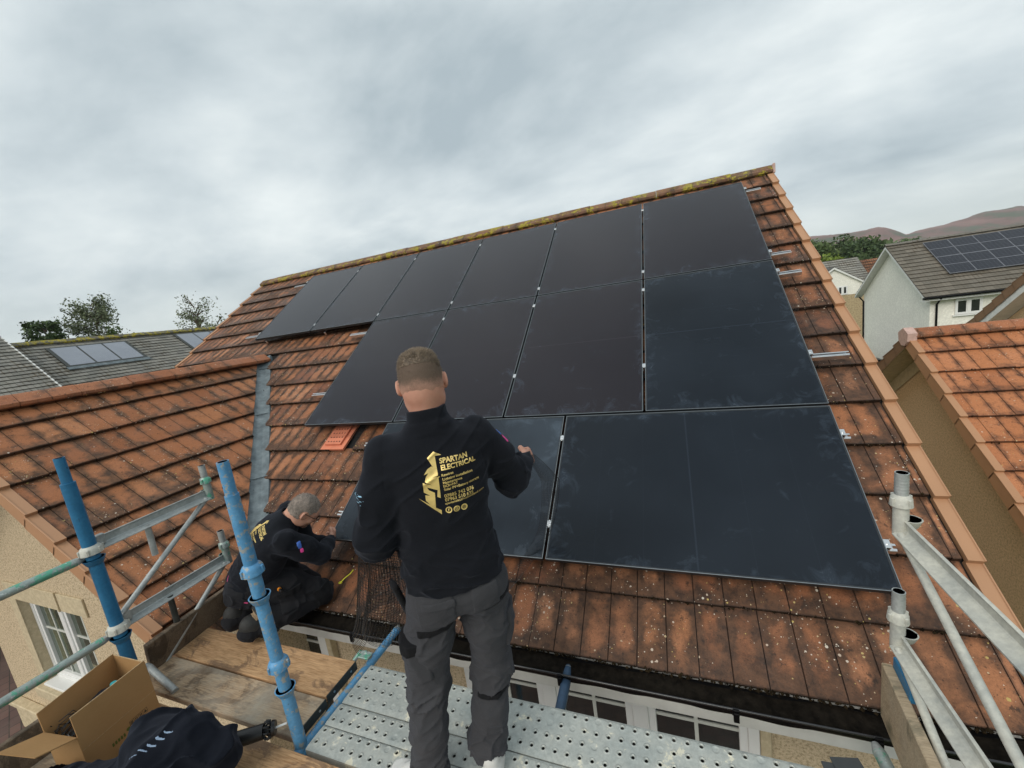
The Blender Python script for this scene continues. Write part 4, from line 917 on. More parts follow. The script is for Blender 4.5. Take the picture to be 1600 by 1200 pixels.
def patch(base, c, hs, A, out, name, mat, parent, rnd=.006, inn=.006, h=None):
    """thin raised piece that follows the surface of another field"""
    c = np.array(c, float); m = np.linalg.norm(hs) + .01
    s = SDF(c - m, c + m, h or base.h)
    # resample the base field
    sl, P = s.blk(s.lo, s.lo + s.n * s.h); Q = (P - base.lo) / base.h; I = np.clip(np.floor(Q).astype(int), 0, base.n - 2); Fq = np.clip(Q - I, 0, 1)
    D = 0
    for a in (0, 1):
        for b in (0, 1):
            for d in (0, 1): D = D + base.d[I[..., 0] + a, I[..., 1] + b, I[..., 2] + d] * (Fq[..., 0] if a else 1 - Fq[..., 0]) * (Fq[..., 1] if b else 1 - Fq[..., 1]) * (Fq[..., 2] if d else 1 - Fq[..., 2])
    q = np.abs((P - c) @ np.array(A).T) - (np.array(hs) - rnd); bx = np.sqrt((np.maximum(q, 0) ** 2).sum(-1)) + np.minimum(q.max(-1), 0) - rnd
    s.d = np.maximum(np.maximum(D - out, -(D + inn)), bx).astype('f'); return s.mesh(name, mat, parent, 1)
def hand(s, F, side, curl=1.0, grip=.8, spread=.006):
    """hand in frame F: origin at the wrist, z along the palm towards the fingers, x towards the thumb side*side, y = back of the hand"""
    s.stack(F, [(-.03, 0, 0, .026, .019), (0, 0, 0, .027, .018), (.03, .003 * side, 0, .036, .017), (.06, 0, 0, .040, .015), (.088, -.002 * side, -.002, .039, .013), (.096, 0, -.003, .035, .010)], .008, 2.6)
    for i, (x, L) in enumerate(((.029, .070), (.010, .080), (-.010, .075), (-.028, .060))):
        x *= side; p = np.array([x, -.002, .088]); an = .25 * grip + .06 * i; pts = [F.w(p)]; q = p.copy()
        for seg, frac in enumerate((.45, .32, .23)):
            an += grip * (.75 if seg else .35) * curl; q = q + np.array([x * .02, -math.sin(an) * L * frac, math.cos(an) * L * frac]); pts.append(F.w(q))
        s.limb(pts, [.0098, .0088, .0078, .0066], .004)
    p = [np.array([.026 * side, -.002, .018]), np.array([.047 * side, -.014, .042]), np.array([.052 * side, -.030, .068]), np.array([.044 * side, -.042, .090])]
    s.limb([F.w(q) for q in p], [.015, .012, .0105, .0085], .010)
def head(s, F, sc=1.0, ears=True):
    """F origin: centre of the skull, y = face direction, z = crown"""
    e = lambda c, r, k=.02: s.ell(F.w(np.array(c) * sc), np.array(r) * sc, F.A, k)
    e((0, -.012, .018), (.077, .096, .088)); e((0, .012, -.03), (.066, .078, .075), .04); e((0, -.045, -.035), (.060, .05, .055), .04)
    e((0, .048, -.075), (.043, .038, .038), .03); e((0, .072, -.098), (.022, .02, .018), .02); e((0, .062, .02), (.055, .03, .035), .03)
    e((0, .102, -.032), (.013, .018, .022), .012); e((0, .098, -.008), (.009, .014, .026), .012)
    for x in (-1, 1):
        e((.030 * x, .088, -.002), (.015, .008, .007), .01); e((.046 * x, .066, -.035), (.018, .02, .016), .025); e((.056 * x, .01, -.075), (.014, .035, .022), .03)
        s.ell(F.w(np.array((.031 * x, .090, .006)) * sc), np.array((.016, .012, .010)) * sc, F.A, .008, 'sub') if False else None
    e((0, .094, -.062), (.022, .010, .006), .006); e((0, .093, -.071), (.019, .010, .006), .005)
    if ears:
        for x in (-1, 1):
            c = np.array((.083 * x, -.004, -.012)) * sc; a = .35 * x
            A = np.array([[math.cos(a), math.sin(a), 0], [-math.sin(a), math.cos(a), 0], [0, 0, 1.0]]) @ F.A
            s.ell(F.w(c), np.array((.0075, .019, .032)) * sc, A, .006); s.ell(F.w(c + np.array((.006 * x, -.010, .002))), np.array((.006, .010, .028)) * sc, A, .005)
            s.ell(F.w(c + np.array((.007 * x, .006, .002))), np.array((.005, .009, .018)) * sc, A, .004, 'sub')
def fibres(name, mat, parent, pts, nrm, L, w=.0006, jit=.5, dirv=None):
    mb = MB()
    for p, n in zip(pts, nrm):
        d = n + np.array([random.gauss(0, jit) for _ in range(3)]) * .5
        if dirv is not None: d = d + dirv
        d /= np.linalg.norm(d); t = np.cross(d, [random.gauss(0, 1) for _ in range(3)]); t /= np.linalg.norm(t) + 1e-9; l = L * random.uniform(.5, 1.2)
        mb.add([p - t * w - n * .001, p + t * w - n * .001, p + d * l], [(0, 1, 2)])
    return mb.obj(name, mat, parent)
def surf_samples(o, n, fn):
    me = o.data; out = []; A = np.array([p.area for p in me.polygons]); C = np.array([tuple(p.center) for p in me.polygons]); N_ = np.array([tuple(p.normal) for p in me.polygons])
    ok = np.array([fn(c, m_) for c, m_ in zip(C, N_)]); w = A * ok
    idx = RNG.choice(len(A), n, p=w / w.sum()); j = (RNG.random((n, 3)) - .5) * .004
    return C[idx] + j, N_[idx]

# ---- back print, shared by both jackets
def txt(s_, bold=0.0):
    c = bpy.data.curves.new('t', 'FONT'); c.body = s_; c.size = 1; c.offset = bold; c.resolution_u = 3; o = bpy.data.objects.new('t', c); COL.objects.link(o)
    me = o.to_mesh(); V = np.array([tuple(v.co) for v in me.vertices]); F_ = [tuple(p.vertices) for p in me.polygons]; o.to_mesh_clear(); bpy.data.objects.remove(o); return V, F_
E1, E2 = np.array([.974, -.228]), np.array([-.176, -.984]); MI = np.linalg.inv(np.array([E1, E2]).T)
def q2l(u, v):  # crop pixels of the print -> metres on the back
    d = np.array([(u - 600) / 11.43, (v - 630) / 11.43]); return MI @ d / 425.0
HELM = [(415, 78), (545, 130), (438, 148), (492, 462), (400, 497), (527, 473), (500, 505), (520, 665), (543, 858), (485, 835), (488, 715), (315, 678), (345, 725), (443, 765), (465, 1038), (560, 1085), (565, 1160), (178, 880), (372, 985), (300, 915), (288, 818), (368, 820), (265, 770), (245, 600), (400, 635), (282, 582), (295, 500), (335, 435), (262, 470), (320, 370), (385, 322), (410, 340), (312, 188)]
def artwork():
    V, F_ = [], []
    def add(v, f): k = len(V); V.extend([tuple(x) for x in v]); F_.extend([tuple(i + k for i in q) for q in f])
    p = [q2l(*a) for a in HELM]; tri = geometry.tessellate_polygon([[Vector((a[0], a[1], 0)) for a in p]]); add(p, tri)
    for s_, a, b, h, bd in (('SPARTAN', (520, 270), (985, 165), 85, .035), ('ELECTRICAL', (545, 378), (1130, 238), 82, .035), ('Rewires', (553, 478), (748, 425), 44, .02), ('Lighting installation', (570, 545), (1075, 418), 44, .02),
                            ('Maintenance', (577, 606), (897, 533), 44, .02), ('EICR+PAT', (585, 668), (825, 607), 44, .02), ('Solar PV+Battery storage', (598, 728), (1200, 568), 44, .02), ('07885 742 076', (605, 855), (1105, 732), 62, .015), ('07963 510 635', (618, 928), (1100, 812), 62, .015), ('spartanelectricalscotland.com', (620, 985), (1303, 795), 40, .01)):
        v, f = txt(s_, bd); v = v[:, :2]; w = v[:, 0].max() - v[:, 0].min(); A, B = q2l(*a), q2l(*b); t = (B - A); up = np.array([-t[1], t[0]]) / np.linalg.norm(t); sx = t / w; sy = up * (h / 11.43 / 425 / .72)
        add([A + (x - v[:, 0].min()) * sx + y * sy for x, y in v], f)
    tx = (q2l(942, 1040) - q2l(678, 1075)); tx /= np.linalg.norm(tx); ty = np.array([-tx[1], tx[0]])
    for i, (c, ch) in enumerate((((678, 1075), 'f'), ((812, 1055), 'G'), ((942, 1040), 'o'))):
        C_ = q2l(*c); r = 56 / 11.43 / 425; K = 22; ro = r; ri = r * .66; ring = [C_ + (tx * math.cos(2 * math.pi * k / K) + ty * math.sin(2 * math.pi * k / K)) * q for q in (ro, ri) for k in range(K)]
        add(ring, [(k, (k + 1) % K, K + (k + 1) % K, K + k) for k in range(K)])
        if ch == 'o':
            for q0, q1 in ((.55, .47), (.28, .20)): add([C_ + (tx * math.cos(2 * math.pi * k / K) + ty * math.sin(2 * math.pi * k / K)) * r * q for q in (q0, q1) for k in range(K)], [(k, (k + 1) % K, K + (k + 1) % K, K + k) for k in range(K)])
            add([C_ + (tx * x + ty * y) * r for x, y in ((.3, .3), (.42, .3), (.42, .42), (.3, .42))], [(0, 1, 2, 3)])
        else:
            v, f = txt(ch, .05); v = v[:, :2]; v = v - (v.max(0) + v.min(0)) / 2; add([C_ + (tx * x + ty * y) * r * 1.25 for x, y in v], f)
    return V, F_
ART = artwork()
def print_on(target, F, off, name, parent, sgn=-1, mat='gold_print', art=None):
    V, F_ = art or ART; me = bpy.data.meshes.new(name); me.from_pydata([(a + off[0], 0, b + off[1]) for a, b in V], [], F_)
    bm = bmesh.new(); bm.from_mesh(me)
    bmesh.ops.triangulate(bm, faces=bm.faces)
    for _ in range(4):
        L = [e_ for e_ in bm.edges if e_.calc_length() > .007]
        if not L: break
        bmesh.ops.subdivide_edges(bm, edges=L, cuts=1); bmesh.ops.triangulate(bm, faces=bm.faces)
    bvh = BVHTree.FromPolygons([tuple(v.co) for v in target.data.vertices], [tuple(p.vertices) for p in target.data.polygons])
    dv = Vector(F.y) * (-sgn)
    bad = []
    for v in bm.verts:
        o = Vector(F.w((v.co.x, sgn * .6, v.co.z))); h = bvh.ray_cast(o, dv)
        if h[0] is None: bad.append(v)
        else: v.co = h[0] - dv * .0014
    bmesh.ops.delete(bm, geom=bad, context='VERTS'); bm.to_mesh(me); bm.free()
    return link(name, me, mat, parent)

# ------------------------------------------------------------------ 6. the standing man
def person_standing():
    a = R_(33); F = Frame((5.115, -.93, 0), (math.cos(a), math.sin(a), 0), (0, 0, 1)); w = F.w
    o = empty('person', (5.03, -1.0, DZ), 'man standing on steel planks with his back turned, black fleece, charcoal trousers, white shoes', 'person')
    HS = (-.20, .02); 
    hipL, hipR = (-.085, -.01, .52), (.115, -.01, .52); knL, knR = (-.175, .03, .09), (.095, .03, .09); anL, anR = (-.225, -.02, -.26), (.02, -.02, -.26)
    shL, shR = (-.160, 0, 1.10), (.180, .02, 1.10); elL, elR = (-.240, -.03, .80), (.305, .09, .865); wrL, wrR = (-.175, .17, .70), (.405, .25, .850)
    HF = Frame(w((.018, .028, 1.325)), np.array(F.x) * .98 + np.array(F.y) * -.10 + np.array([0, 0, .04]), np.array([0, 0, 1.0]) + np.array(F.y) * .22 - np.array(F.x) * .02)
    # body: one continuous skin
    s = SDF(w((0, 0, 0)) - np.array([.62, .62, .36]), w((0, 0, 0)) + np.array([.55, .62, 1.46]), .0048)
    head(s, HF, 1.0)
    s.cone(HF.w((0, -.02, -.07)), w((.012, -.008, 1.15)), .055, .056, .03)
    s.stack(F, [(.45, .015, -.01, .14, .10), (.6, .015, -.01, .16, .10), (.75, .015, 0, .14, .09), (.95, .015, 0, .165, .10), (1.08, .012, 0, .16, .085), (1.16, .01, -.01, .08, .06)], .04)
    for hp, kn, an in ((hipL, knL, anL), (hipR, knR, anR)):
        s.limb([w(hp), w(kn), w(an)], [.082, .052, .038], .03); s.cone(w(np.array(an) + (0, .0, -.02)), w(np.array(an) + (0, .15, -.055)), .035, .028, .02)
    for sh, el, wr in ((shL, elL, wrL), (shR, elR, wrR)): s.limb([w(sh), w(el), w(wr)], [.048, .040, .027], .02)
    def hf(wr, el, side, up=None):
        d = np.array(w(wr)) - np.array(w(el)); d /= np.linalg.norm(d); x = np.array([0, 0, 1.0]); return Frame(w(wr) + d * .005, x, d)
    hL, hR = hf(wrL, elL, 1), hf(wrR, elR, 1)
    hand(s, Frame(hL.o, np.array([0, 0, 1.0]) + F.x * .5, hL.z), 1, 1, .9); hand(s, Frame(hR.o, np.array([0, 0, 1.0]) - F.x * .3, hR.z), 1, 1, .8)
    body = s.mesh('body', 'skin', o, 1)
    # eyes are turned away from the camera but are there
    ey = MB()
    for x in (-.031, .031): ey.ring([HF.w((x, .088, .004)), HF.w((x, .094, .004)), HF.w((x, .098, .004))], [.012, .010, .003], 12)
    ey.obj('eyes', 'white_paper', body)
    # stubble shell and hair
    h = SDF(HF.o - .17, HF.o + .17, .0034); head(h, HF, 1.0, False)
    base = h.copy()
    sl, P = h.blk(h.lo, h.lo + h.n * h.h); q = HF.loc(P); h.d = (h.d - .0016 * np.clip((q[..., 2] + .040 - .5 * np.maximum(q[..., 1], 0) + .010 * vnoise(P, 70, 12)) / .012, -1, 1)).astype('f')
    def lo(q): return np.maximum(-(q[..., 2] + .048 - .55 * np.maximum(q[..., 1], 0) - .010 * np.sin(q[..., 0] * 40)), -1)
    def hairline(q):
        ear = np.sqrt((np.abs(q[..., 0]) - .085) ** 2 + (q[..., 1] + .0) ** 2 + (q[..., 2] + .012) ** 2) - .030
        z = q[..., 2]; front = q[..., 1] - .052 - .25 * z; low = -(z + .058 - np.clip((q[..., 1] + .02) * 1.6, 0, .09)); return np.maximum(np.maximum(front, low), -ear)
    h.cut(HF, hairline); st = h.mesh('stubble', 'stubble', o, 1)
    t = base; t.d = t.d - .0010
    sl, P = t.blk(t.lo, t.lo + t.n * t.h); q = HF.loc(P); lift = np.clip((q[..., 2] - .050 + .2 * np.maximum(-q[..., 1] - .03, 0) * 0) / .045, 0, 1) * .011 + vnoise(P, 60, 3) * .0016; t.d = (t.d - lift).astype('f')
    t.cut(HF, lambda q: np.maximum(-(q[..., 2] - .046 - .10 * np.maximum(-q[..., 1] - .03, 0) + .010 * vnoise(q, 40, 8)), q[..., 1] - .075))
    top = t.mesh('hair', 'hair_brown', o, 1)
    c, n = surf_samples(top, 18000, lambda c, m_: HF.loc(c)[2] > .03)
    fibres('strands', 'hair_brown', top, c, n, .009, .0006, .55, HF.y * .5 + np.array([0, 0, .35]))
    c, n = surf_samples(top, 2500, lambda c, m_: HF.loc(c)[2] > .075)
    fibres('tip_strands', 'hair_tip', top, c, n, .010, .0006, .6, HF.y * .5 + np.array([0, 0, .4]))
    c, n = surf_samples(st, 9000, lambda c, m_: np.clip((HF.loc(c)[2] + .02) / .05, 0, 1)); fibres('short_strands', 'hair_brown', st, c, n, .0052, .0004, .6, np.array([0, 0, -.6]))
    # jacket
    j = SDF(w((0, 0, 0)) + np.array([-.52, -.42, .50]), w((0, 0, 0)) + np.array([.50, .60, 1.30]), .0042)
    j.stack(F, [(.52, .012, -.012, .178, .130), (.58, .012, -.012, .186, .140), (.66, .01, -.01, .182, .138), (.78, .008, -.0, .172, .128), (.90, .012, .0, .182, .132), (1.0, .015, .0, .192, .132), (1.07, .015, -.002, .194, .115), (1.12, .014, -.006, .162, .092), (1.155, .012, -.008, .104, .078), (1.185, .012, -.006, .078, .072)], .0, 2.35)
    for sh, el, wr, f1 in ((shL, elL, wrL, 1.10), (shR, elR, wrR, 1.0)):
        e_ = np.array(el); j.limb([w(np.array(sh) + (0, 0, -.012)), w((np.array(sh) * .5 + e_ * .5) + (0, -.006, -.0)), w(e_)], [.070, .067, .061 * f1], .045)
        j.limb([w(e_), w(e_ * .45 + np.array(wr) * .55), w(wr)], [.060 * f1, .053, .040], .018); j.ell(w(e_ + (0, -.004, -.012)), (.062, .062, .068 * f1), None, .03)
    # raised shoulder seam and collar
    j.stack(Frame(w((.014, -.008, 1.15)), F.x, np.array([0, 0, 1.0]) + F.y * .10 + F.x * .0), [(-.01, 0, 0, .090, .084), (.02, 0, 0, .078, .075), (.04, 0, 0, .073, .071), (.078, 0, 0, .071, .069)], .010, 2.2)
    CF = Frame(w((.014, -.008, 1.15)), F.x, np.array([0, 0, 1.0]) + F.y * .10 + F.x * .0)
    def folds(P):
        q = F.loc(P); z = q[..., 2]
        # diagonal pulls on the back, rumples at the hem and elbows
        wz = q * np.array([1, 1, 1.0]); d = wz[..., 2] * .86 - wz[..., 0] * .5
        r1 = 1 - np.abs(vnoise(np.stack([d * 2.6, q[..., 0] * .8, q[..., 1] * .8], -1), 8, 1)) * 2
        r2 = 1 - np.abs(vnoise(np.stack([(z + .25 * q[..., 0]) * 3.0, q[..., 0], q[..., 1]], -1), 9, 5)) * 2
        low = np.clip((.86 - z) / .25, 0, 1) * np.clip((z - .50) / .08, 0, 1); arm = np.clip((np.abs(q[..., 0]) - .20) / .05, 0, 1)
        r3 = 1 - np.abs(vnoise(P, 13, 9, (1, 1, 1.6))) * 2
        yoke = .0035 * np.exp(-((z - 1.152 + .0) / .006) ** 2)
        k = -(.0075 * np.maximum(r1, 0) ** 3 * (1 - .7 * arm) + .0110 * np.maximum(r2, 0) ** 2 * low + .0130 * np.maximum(r3, 0) ** 2 * arm * np.clip((1.04 - z) / .1, .15, 1)) + .002 * vnoise(P, 30, 4)
        arms = .0025 * np.exp(-((np.abs(q[..., 0] - .01) - (.172 + .12 * (1.06 - z))) / .0022) ** 2) * np.clip((z - .96) / .04, 0, 1)
        return k + arms
    j.disp(folds, .05)
    j.cone(w((.012, -.01, 1.05)), CF.w((0, 0, .13)), .040, .064, .0, 'sub')
    def hem(q): return np.maximum(.575 + .02 * np.sin(q[..., 0] * 6) * 0 - .012 * np.cos(q[..., 0] * 9) - q[..., 2], -1)
    j.cut(F, hem)
    jk = j.mesh('jacket', 'fleece_black', o, 2)
    pr = print_on(jk, F, (.034, .975), 'back_print', jk)
    # band over the hem and collar seam
    # sleeve badges
    patch(j, w(np.array(shR) * .56 + np.array(elR) * .44 + (.058, .0, .045)), (.026, .024, .016), F.A, .0015, 'sleeve_badge', 'logo_pink', jk)
    patch(j, w(np.array(shR) * .60 + np.array(elR) * .40 + (.045, .0, .068)), (.022, .024, .012), F.A, .0019, 'sleeve_badge', 'logo_blue', jk)
    for k, (dz, ww) in enumerate(((.012, .03), (-.002, .035), (-.014, .024))):
        patch(j, w(np.array(shL) * .45 + np.array(elL) * .55 + (-.06, -.045, .03 + dz)), (ww * .55, .035, .0032), F.A, .0012, 'sleeve_lettering', 'stripe_cyan', jk, .001, .001, .003)
    # trousers
    tr = SDF(w((0, 0, 0)) + np.array([-.50, -.45, -.36]), w((0, 0, 0)) + np.array([.45, .40, .70]), .0048)
    tr.stack(F, [(.46, .012, -.015, .155, .110), (.52, .014, -.018, .172, .128), (.60, .012, -.012, .166, .122), (.70, .012, -.005, .15, .106)], 0, 2.4)
    tr.ell(w((-.07, -.07, .52)), (.085, .07, .10), F.A, .04); tr.ell(w((.095, -.07, .52)), (.085, .07, .10), F.A, .04)
    for hp, kn, an in ((hipL, knL, anL), (hipR, knR, anR)):
        hp, kn, an = map(np.array, (hp, kn, an)); m1 = hp * .5 + kn * .5; m2 = kn * .5 + an * .5
        tr.limb([w(hp + (0, -.005, -.01)), w(m1 + (0, -.012, 0)), w(kn + (0, -.008, 0)), w(m2 + (0, -.018, 0)), w(an + (0, -.006, .05)), w(an + (0, .0, -.035))], [.100, .086, .073, .069, .059, .058], .035)
    def tf(P):
        q = F.loc(P); z = q[..., 2]; r1 = 1 - np.abs(vnoise(np.stack([(z + .35 * np.abs(q[..., 0])) * 2.4, q[..., 0] * 1.1, q[..., 1]], -1), 11, 21)) * 2
        r2 = 1 - np.abs(vnoise(np.stack([(z - .45 * q[..., 0]) * 2.0, q[..., 0], q[..., 1] * 1.2], -1), 13, 31)) * 2
        kz = np.exp(-((z - .06) / .10) ** 2) + 1.1 * np.clip((-.06 - z) / .14, 0, 1) + .55 * np.exp(-((z - .36) / .08) ** 2) + .12
        seam = .0018 * np.exp(-((q[..., 0] - .012) / .0022) ** 2) * (z > .4) * (q[..., 1] < 0)
        return -(.0125 * np.maximum(r1, 0) ** 2 + .0105 * np.maximum(r2, 0) ** 2) * kz + .0015 * vnoise(P, 40, 6) - seam
    tr.disp(tf, .05)
    for an in (anL, anR): tr.cone(w(np.array(an) + (0, -.0, -.12)), w(np.array(an) + (0, 0, -.02)), .062, .055, .0, 'sub')
    tr.cut(F, lambda q: -(q[..., 2] + .285 + .35 * (q[..., 1] + .05)))
    tro = tr.mesh('trousers', 'trouser_charcoal', o, 2)
    B = F.A
    def pt_(c, hs, out, nm, mat='trouser_charcoal', A=B, rnd=.006): return patch(tr, w(c), hs, A, out, nm, mat, tro, rnd)
    pt_((-.085, -.12, .405), (.078, .07, .018), .0022, 'dark_band', 'cloth_patch'); pt_((.155, -.10, .475), (.065, .08, .014), .0022, 'dark_band', 'cloth_patch', Frame((0, 0, 0), F.x + np.array([0, 0, .22]), (0, 0, 1)).A)
    pt_((-.075, -.13, .50), (.068, .06, .066), .0035, 'back_pocket'); pt_((-.062, -.13, .535), (.062, .06, .016), .0062, 'pocket_flap'); pt_((.11, -.13, .515), (.052, .06, .05), .0035, 'back_pocket')
    pt_((-.19, -.02, .27), (.055, .065, .085), .016, 'cargo_pocket', rnd=.012); pt_((-.195, -.02, .335), (.06, .068, .022), .021, 'pocket_flap', 'cloth_patch'); pt_((.21, .0, .30), (.05, .065, .08), .013, 'cargo_pocket', rnd=.012)
    pt_((.07, -.09, .02), (.085, .06, .012), .004, 'dark_band', 'cloth_patch')
    # tool pouch hanging at the hip
    k = SDF(w((-.245, .09, .48)) - .18, w((-.245, .09, .48)) + .18, .005); k.box(w((-.215, .06, .46)), (.012, .042, .085), Frame((0, 0, 0), F.x * 1.0 + F.y * .4, np.array([0, 0, 1.0]) - F.x * .25).A, 0, .011); k.mesh('hip_pouch', 'cloth_patch', tro, 1)
    # shoes
    for side, an in (('l', anL), ('r', anR)):
        an = np.array(an); sh = SDF(w(an) - .26, w(an) + .26, .0042); tilt = .85 if side == 'l' else -.2
        SF = Frame(w((an[0] + (-.028 if side == 'l' else .01), an[1] - .015, DZ)), F.x * math.cos(tilt) + F.y * math.sin(tilt), (0, 0, 1))
        sh.stack(Frame(SF.w((0, 0, 0)), SF.x, (0, 0, 1)), [(.004, 0, .055, .045, .135), (.03, 0, .055, .047, .137), (.055, 0, .05, .042, .125)], 0, 2.4)
        sh.ell(SF.w((0, -.035, .06)), (.041, .047, .06), SF.A, .03); sh.ell(SF.w((0, .04, .055)), (.04, .08, .045), SF.A, .03); sh.ell(SF.w((0, -.03, .11)), (.037, .043, .03), SF.A, .02)
        sh.disp(lambda P: .0012 * np.sin(P[..., 2] * 420) * (P[..., 2] < DZ + .03) + .001 * vnoise(P, 50, 2))
        sh.cut(SF, lambda q: -(q[..., 2] - .002)); so = sh.mesh('shoe', 'shoe_white', o, 1)
        for z0, yy in ((.055, -.03), (.075, .0), (.045, .03)): patch(sh, SF.w((-.04, yy, z0)), (.02, .045, .0022), Frame((0, 0, 0), SF.x, (0, .3, 1)).A, .001, 'shoe_stripe', 'shoe_line', so, .001, .001, .003)
    return o, F, hL, hR
man, FM, HL, HR = person_standing()

# ------------------------------------------------------------------ 7. the kneeling man
def person_kneeling():
    o = empty('person', (3.24, -.62, -.33), 'grey-haired man with glasses kneeling on the boards, reaching to a panel corner', 'person')
    V = lambda *p: np.array(p, float)
    hip = V(3.20, -.49, -.02); c7 = V(3.455, -.325, .365); r2 = V(.80, -.60, 0)
    T = Frame(hip, r2, c7 - hip); H = np.linalg.norm(c7 - hip); w = T.w
    shR, shL = w((.185, .02, H - .06)), w((-.175, .03, H - .06)); elR = V(3.652, -.30, .085); wrR = V(3.545, -.115, .072); elL = V(3.40, -.19, .09); wrL = V(3.46, -.05, .0)
    hpR, hpL = w((.09, 0, .03)), w((-.09, 0, .03)); knR, knL = V(3.52, -.26, -.25), V(3.30, -.18, -.26); anR, anL = V(3.345, -.685, -.235), V(3.13, -.64, -.225)
    HF = Frame(V(3.545, -.255, .392), r2 + V(0, 0, -.02), V(.42, .30, .80)); HF = Frame(HF.o, HF.x, HF.z + HF.y * .35)
    s = SDF(V(2.92, -.96, -.36), V(3.78, .12, .62), .0052)
    head(s, HF, .97); s.cone(HF.w((0, -.03, -.06)), w((0, 0, H - .03)), .055, .066, .03)
    s.stack(T, [(-.02, 0, 0, .15, .10), (.12, 0, 0, .14, .10), (.3, 0, 0, .15, .10), (H - .08, 0, 0, .14, .08)], .04)
    for a, b, c in ((hpR, knR, anR), (hpL, knL, anL)): s.limb([a, b, c], [.08, .055, .04], .03); d = V(c[0] - b[0], c[1] - b[1], 0); d /= np.linalg.norm(d); s.cone(c, c + d * .01 + V(0, 0, -.04), .030, .026, .02)
    for a, b, c in ((shR, elR, wrR), (shL, elL, wrL)): s.limb([a, b, c], [.047, .040, .027], .02)
    d = (wrR - elR); d /= np.linalg.norm(d); d2 = V(-.30, .75, -.15)
    hand(s, Frame(wrR + d * .012, V(.3, .1, 1.0), d + d2 * .6), 1, 1, .8); hand(s, Frame(wrL, V(.2, .0, 1.0), V(-.5, .8, -.1)), 1, 1, .9)
    body = s.mesh('body', 'skin_aged', o, 1)
    h = SDF(HF.o - .16, HF.o + .16, .0038); head(h, HF, .97, False); base = h.copy(); h.d = h.d - .0022
    def hairline(q):
        ear = np.sqrt((np.abs(q[..., 0]) - .083) ** 2 + q[..., 1] ** 2 + (q[..., 2] + .012) ** 2) - .032
        return np.maximum(np.maximum(q[..., 1] - .045 - .3 * q[..., 2], -(q[..., 2] + .055 - np.clip((q[..., 1] + .02) * 1.4, 0, .09))), -ear)
    h.disp(lambda P: -.0016 * (vnoise(P, 90, 3) + .3)); h.cut(HF, hairline); st = h.mesh('hair', 'stubble_grey', o, 1)
    c, n = surf_samples(st, 4500, lambda c, m_: HF.loc(c)[2] > -.03); fibres('strands', 'hair_grey', st, c, n, .009, .0007, .6, -HF.y * .2 + V(0, 0, -.5))
    g = MB()   # glasses
    for x in (-1, 1):
        K = [HF.w(((.033 + .026 * math.cos(t)) * x, .104, .002 + .019 * math.sin(t))) for t in np.linspace(0, 2 * math.pi, 15)]; g.ring(K, [.0018] * 15, 6)
        g.ring([HF.w((.059 * x, .102, .006)), HF.w((.084 * x, .06, .006)), HF.w((.088 * x, -.01, .006))], [.0022] * 3, 6)
    g.ring([HF.w((-.008, .106, .004)), HF.w((.008, .106, .004))], [.0018] * 2, 6); g.obj('glasses', 'black_plastic', body)
    j = SDF(V(2.95, -.85, -.20), V(3.78, .10, .50), .0046)
    j.stack(T, [(-.07, 0, -.01, .19, .13), (-.0, 0, -.01, .195, .145), (.10, 0, -.015, .185, .145), (.22, 0, -.02, .195, .145), (.34, 0, -.015, .205, .135), (H - .10, 0, -.01, .20, .115), (H - .05, 0, 0, .15, .095), (H - .0, 0, .005, .085, .08), (H + .035, 0, .012, .074, .072)], 0, 2.3)
    for a, b, c in ((shR, elR, wrR), (shL, elL, wrL)): j.limb([a, a * .5 + b * .5, b], [.078, .070, .062], .045); j.limb([b, b * .4 + c * .6, c], [.058, .050, .038], .02)
    def folds(P):
        q = T.loc(P); r1 = 1 - np.abs(vnoise(np.stack([(q[..., 2] - .3 * q[..., 0]) * 2.2, q[..., 0], q[..., 1]], -1), 11, 41)) * 2; r3 = 1 - np.abs(vnoise(P, 14, 43)) * 2
        arm = np.clip((np.abs(q[..., 0]) - .18) / .05, 0, 1); low = np.clip((.22 - q[..., 2]) / .2, 0, 1)
        return -(.009 * np.maximum(r1, 0) ** 2 * (low + .15) + .009 * np.maximum(r3, 0) ** 2 * arm) + .002 * vnoise(P, 35, 44)
    j.disp(folds, .05); j.cone(w((0, 0, H - .03)), w((0, .02, H + .08)), .062, .064, 0, 'sub'); j.cut(T, lambda q: -(q[..., 2] + .045 - .01 * np.cos(q[..., 0] * 9)))
    jk = j.mesh('jacket', 'fleece_black', o, 2)
    print_on(jk, T, (.02, H - .17), 'back_print', jk)
    m_ = shR * .7 + elR * .3
    patch(j, m_ + V(.045, -.02, .03), (.014, .045, .024), Frame((0, 0, 0), shR - elR, (0, 0, 1)).A, .0016, 'sleeve_badge', 'logo_blue', jk); patch(j, m_ + V(.06, -.02, -.01), (.011, .05, .016), Frame((0, 0, 0), shR - elR, (0, 0, 1)).A, .0021, 'sleeve_badge', 'logo_pink', jk)
    patch(j, w((0, -.10, -.03)), (.20, .10, .007), T.A, .002, 'pink_waistband', 'pink_waistband', jk, .002)
    tr = SDF(V(2.90, -.88, -.345), V(3.68, .05, .12), .005)
    tr.stack(T, [(-.09, 0, -.01, .165, .12), (0, 0, -.01, .18, .135), (.09, 0, 0, .16, .12)], 0); tr.ell(w((.08, -.05, -.03)), (.10, .09, .10), T.A, .05); tr.ell(w((-.08, -.05, -.03)), (.10, .09, .10), T.A, .05)
    for a, b, c in ((hpR, knR, anR), (hpL, knL, anL)):
        tr.limb([a, a * .5 + b * .5 + V(0, 0, .02), b], [.115, .100, .076], .03); tr.limb([b, b * .5 + c * .5, c], [.072, .072, .060], .02)
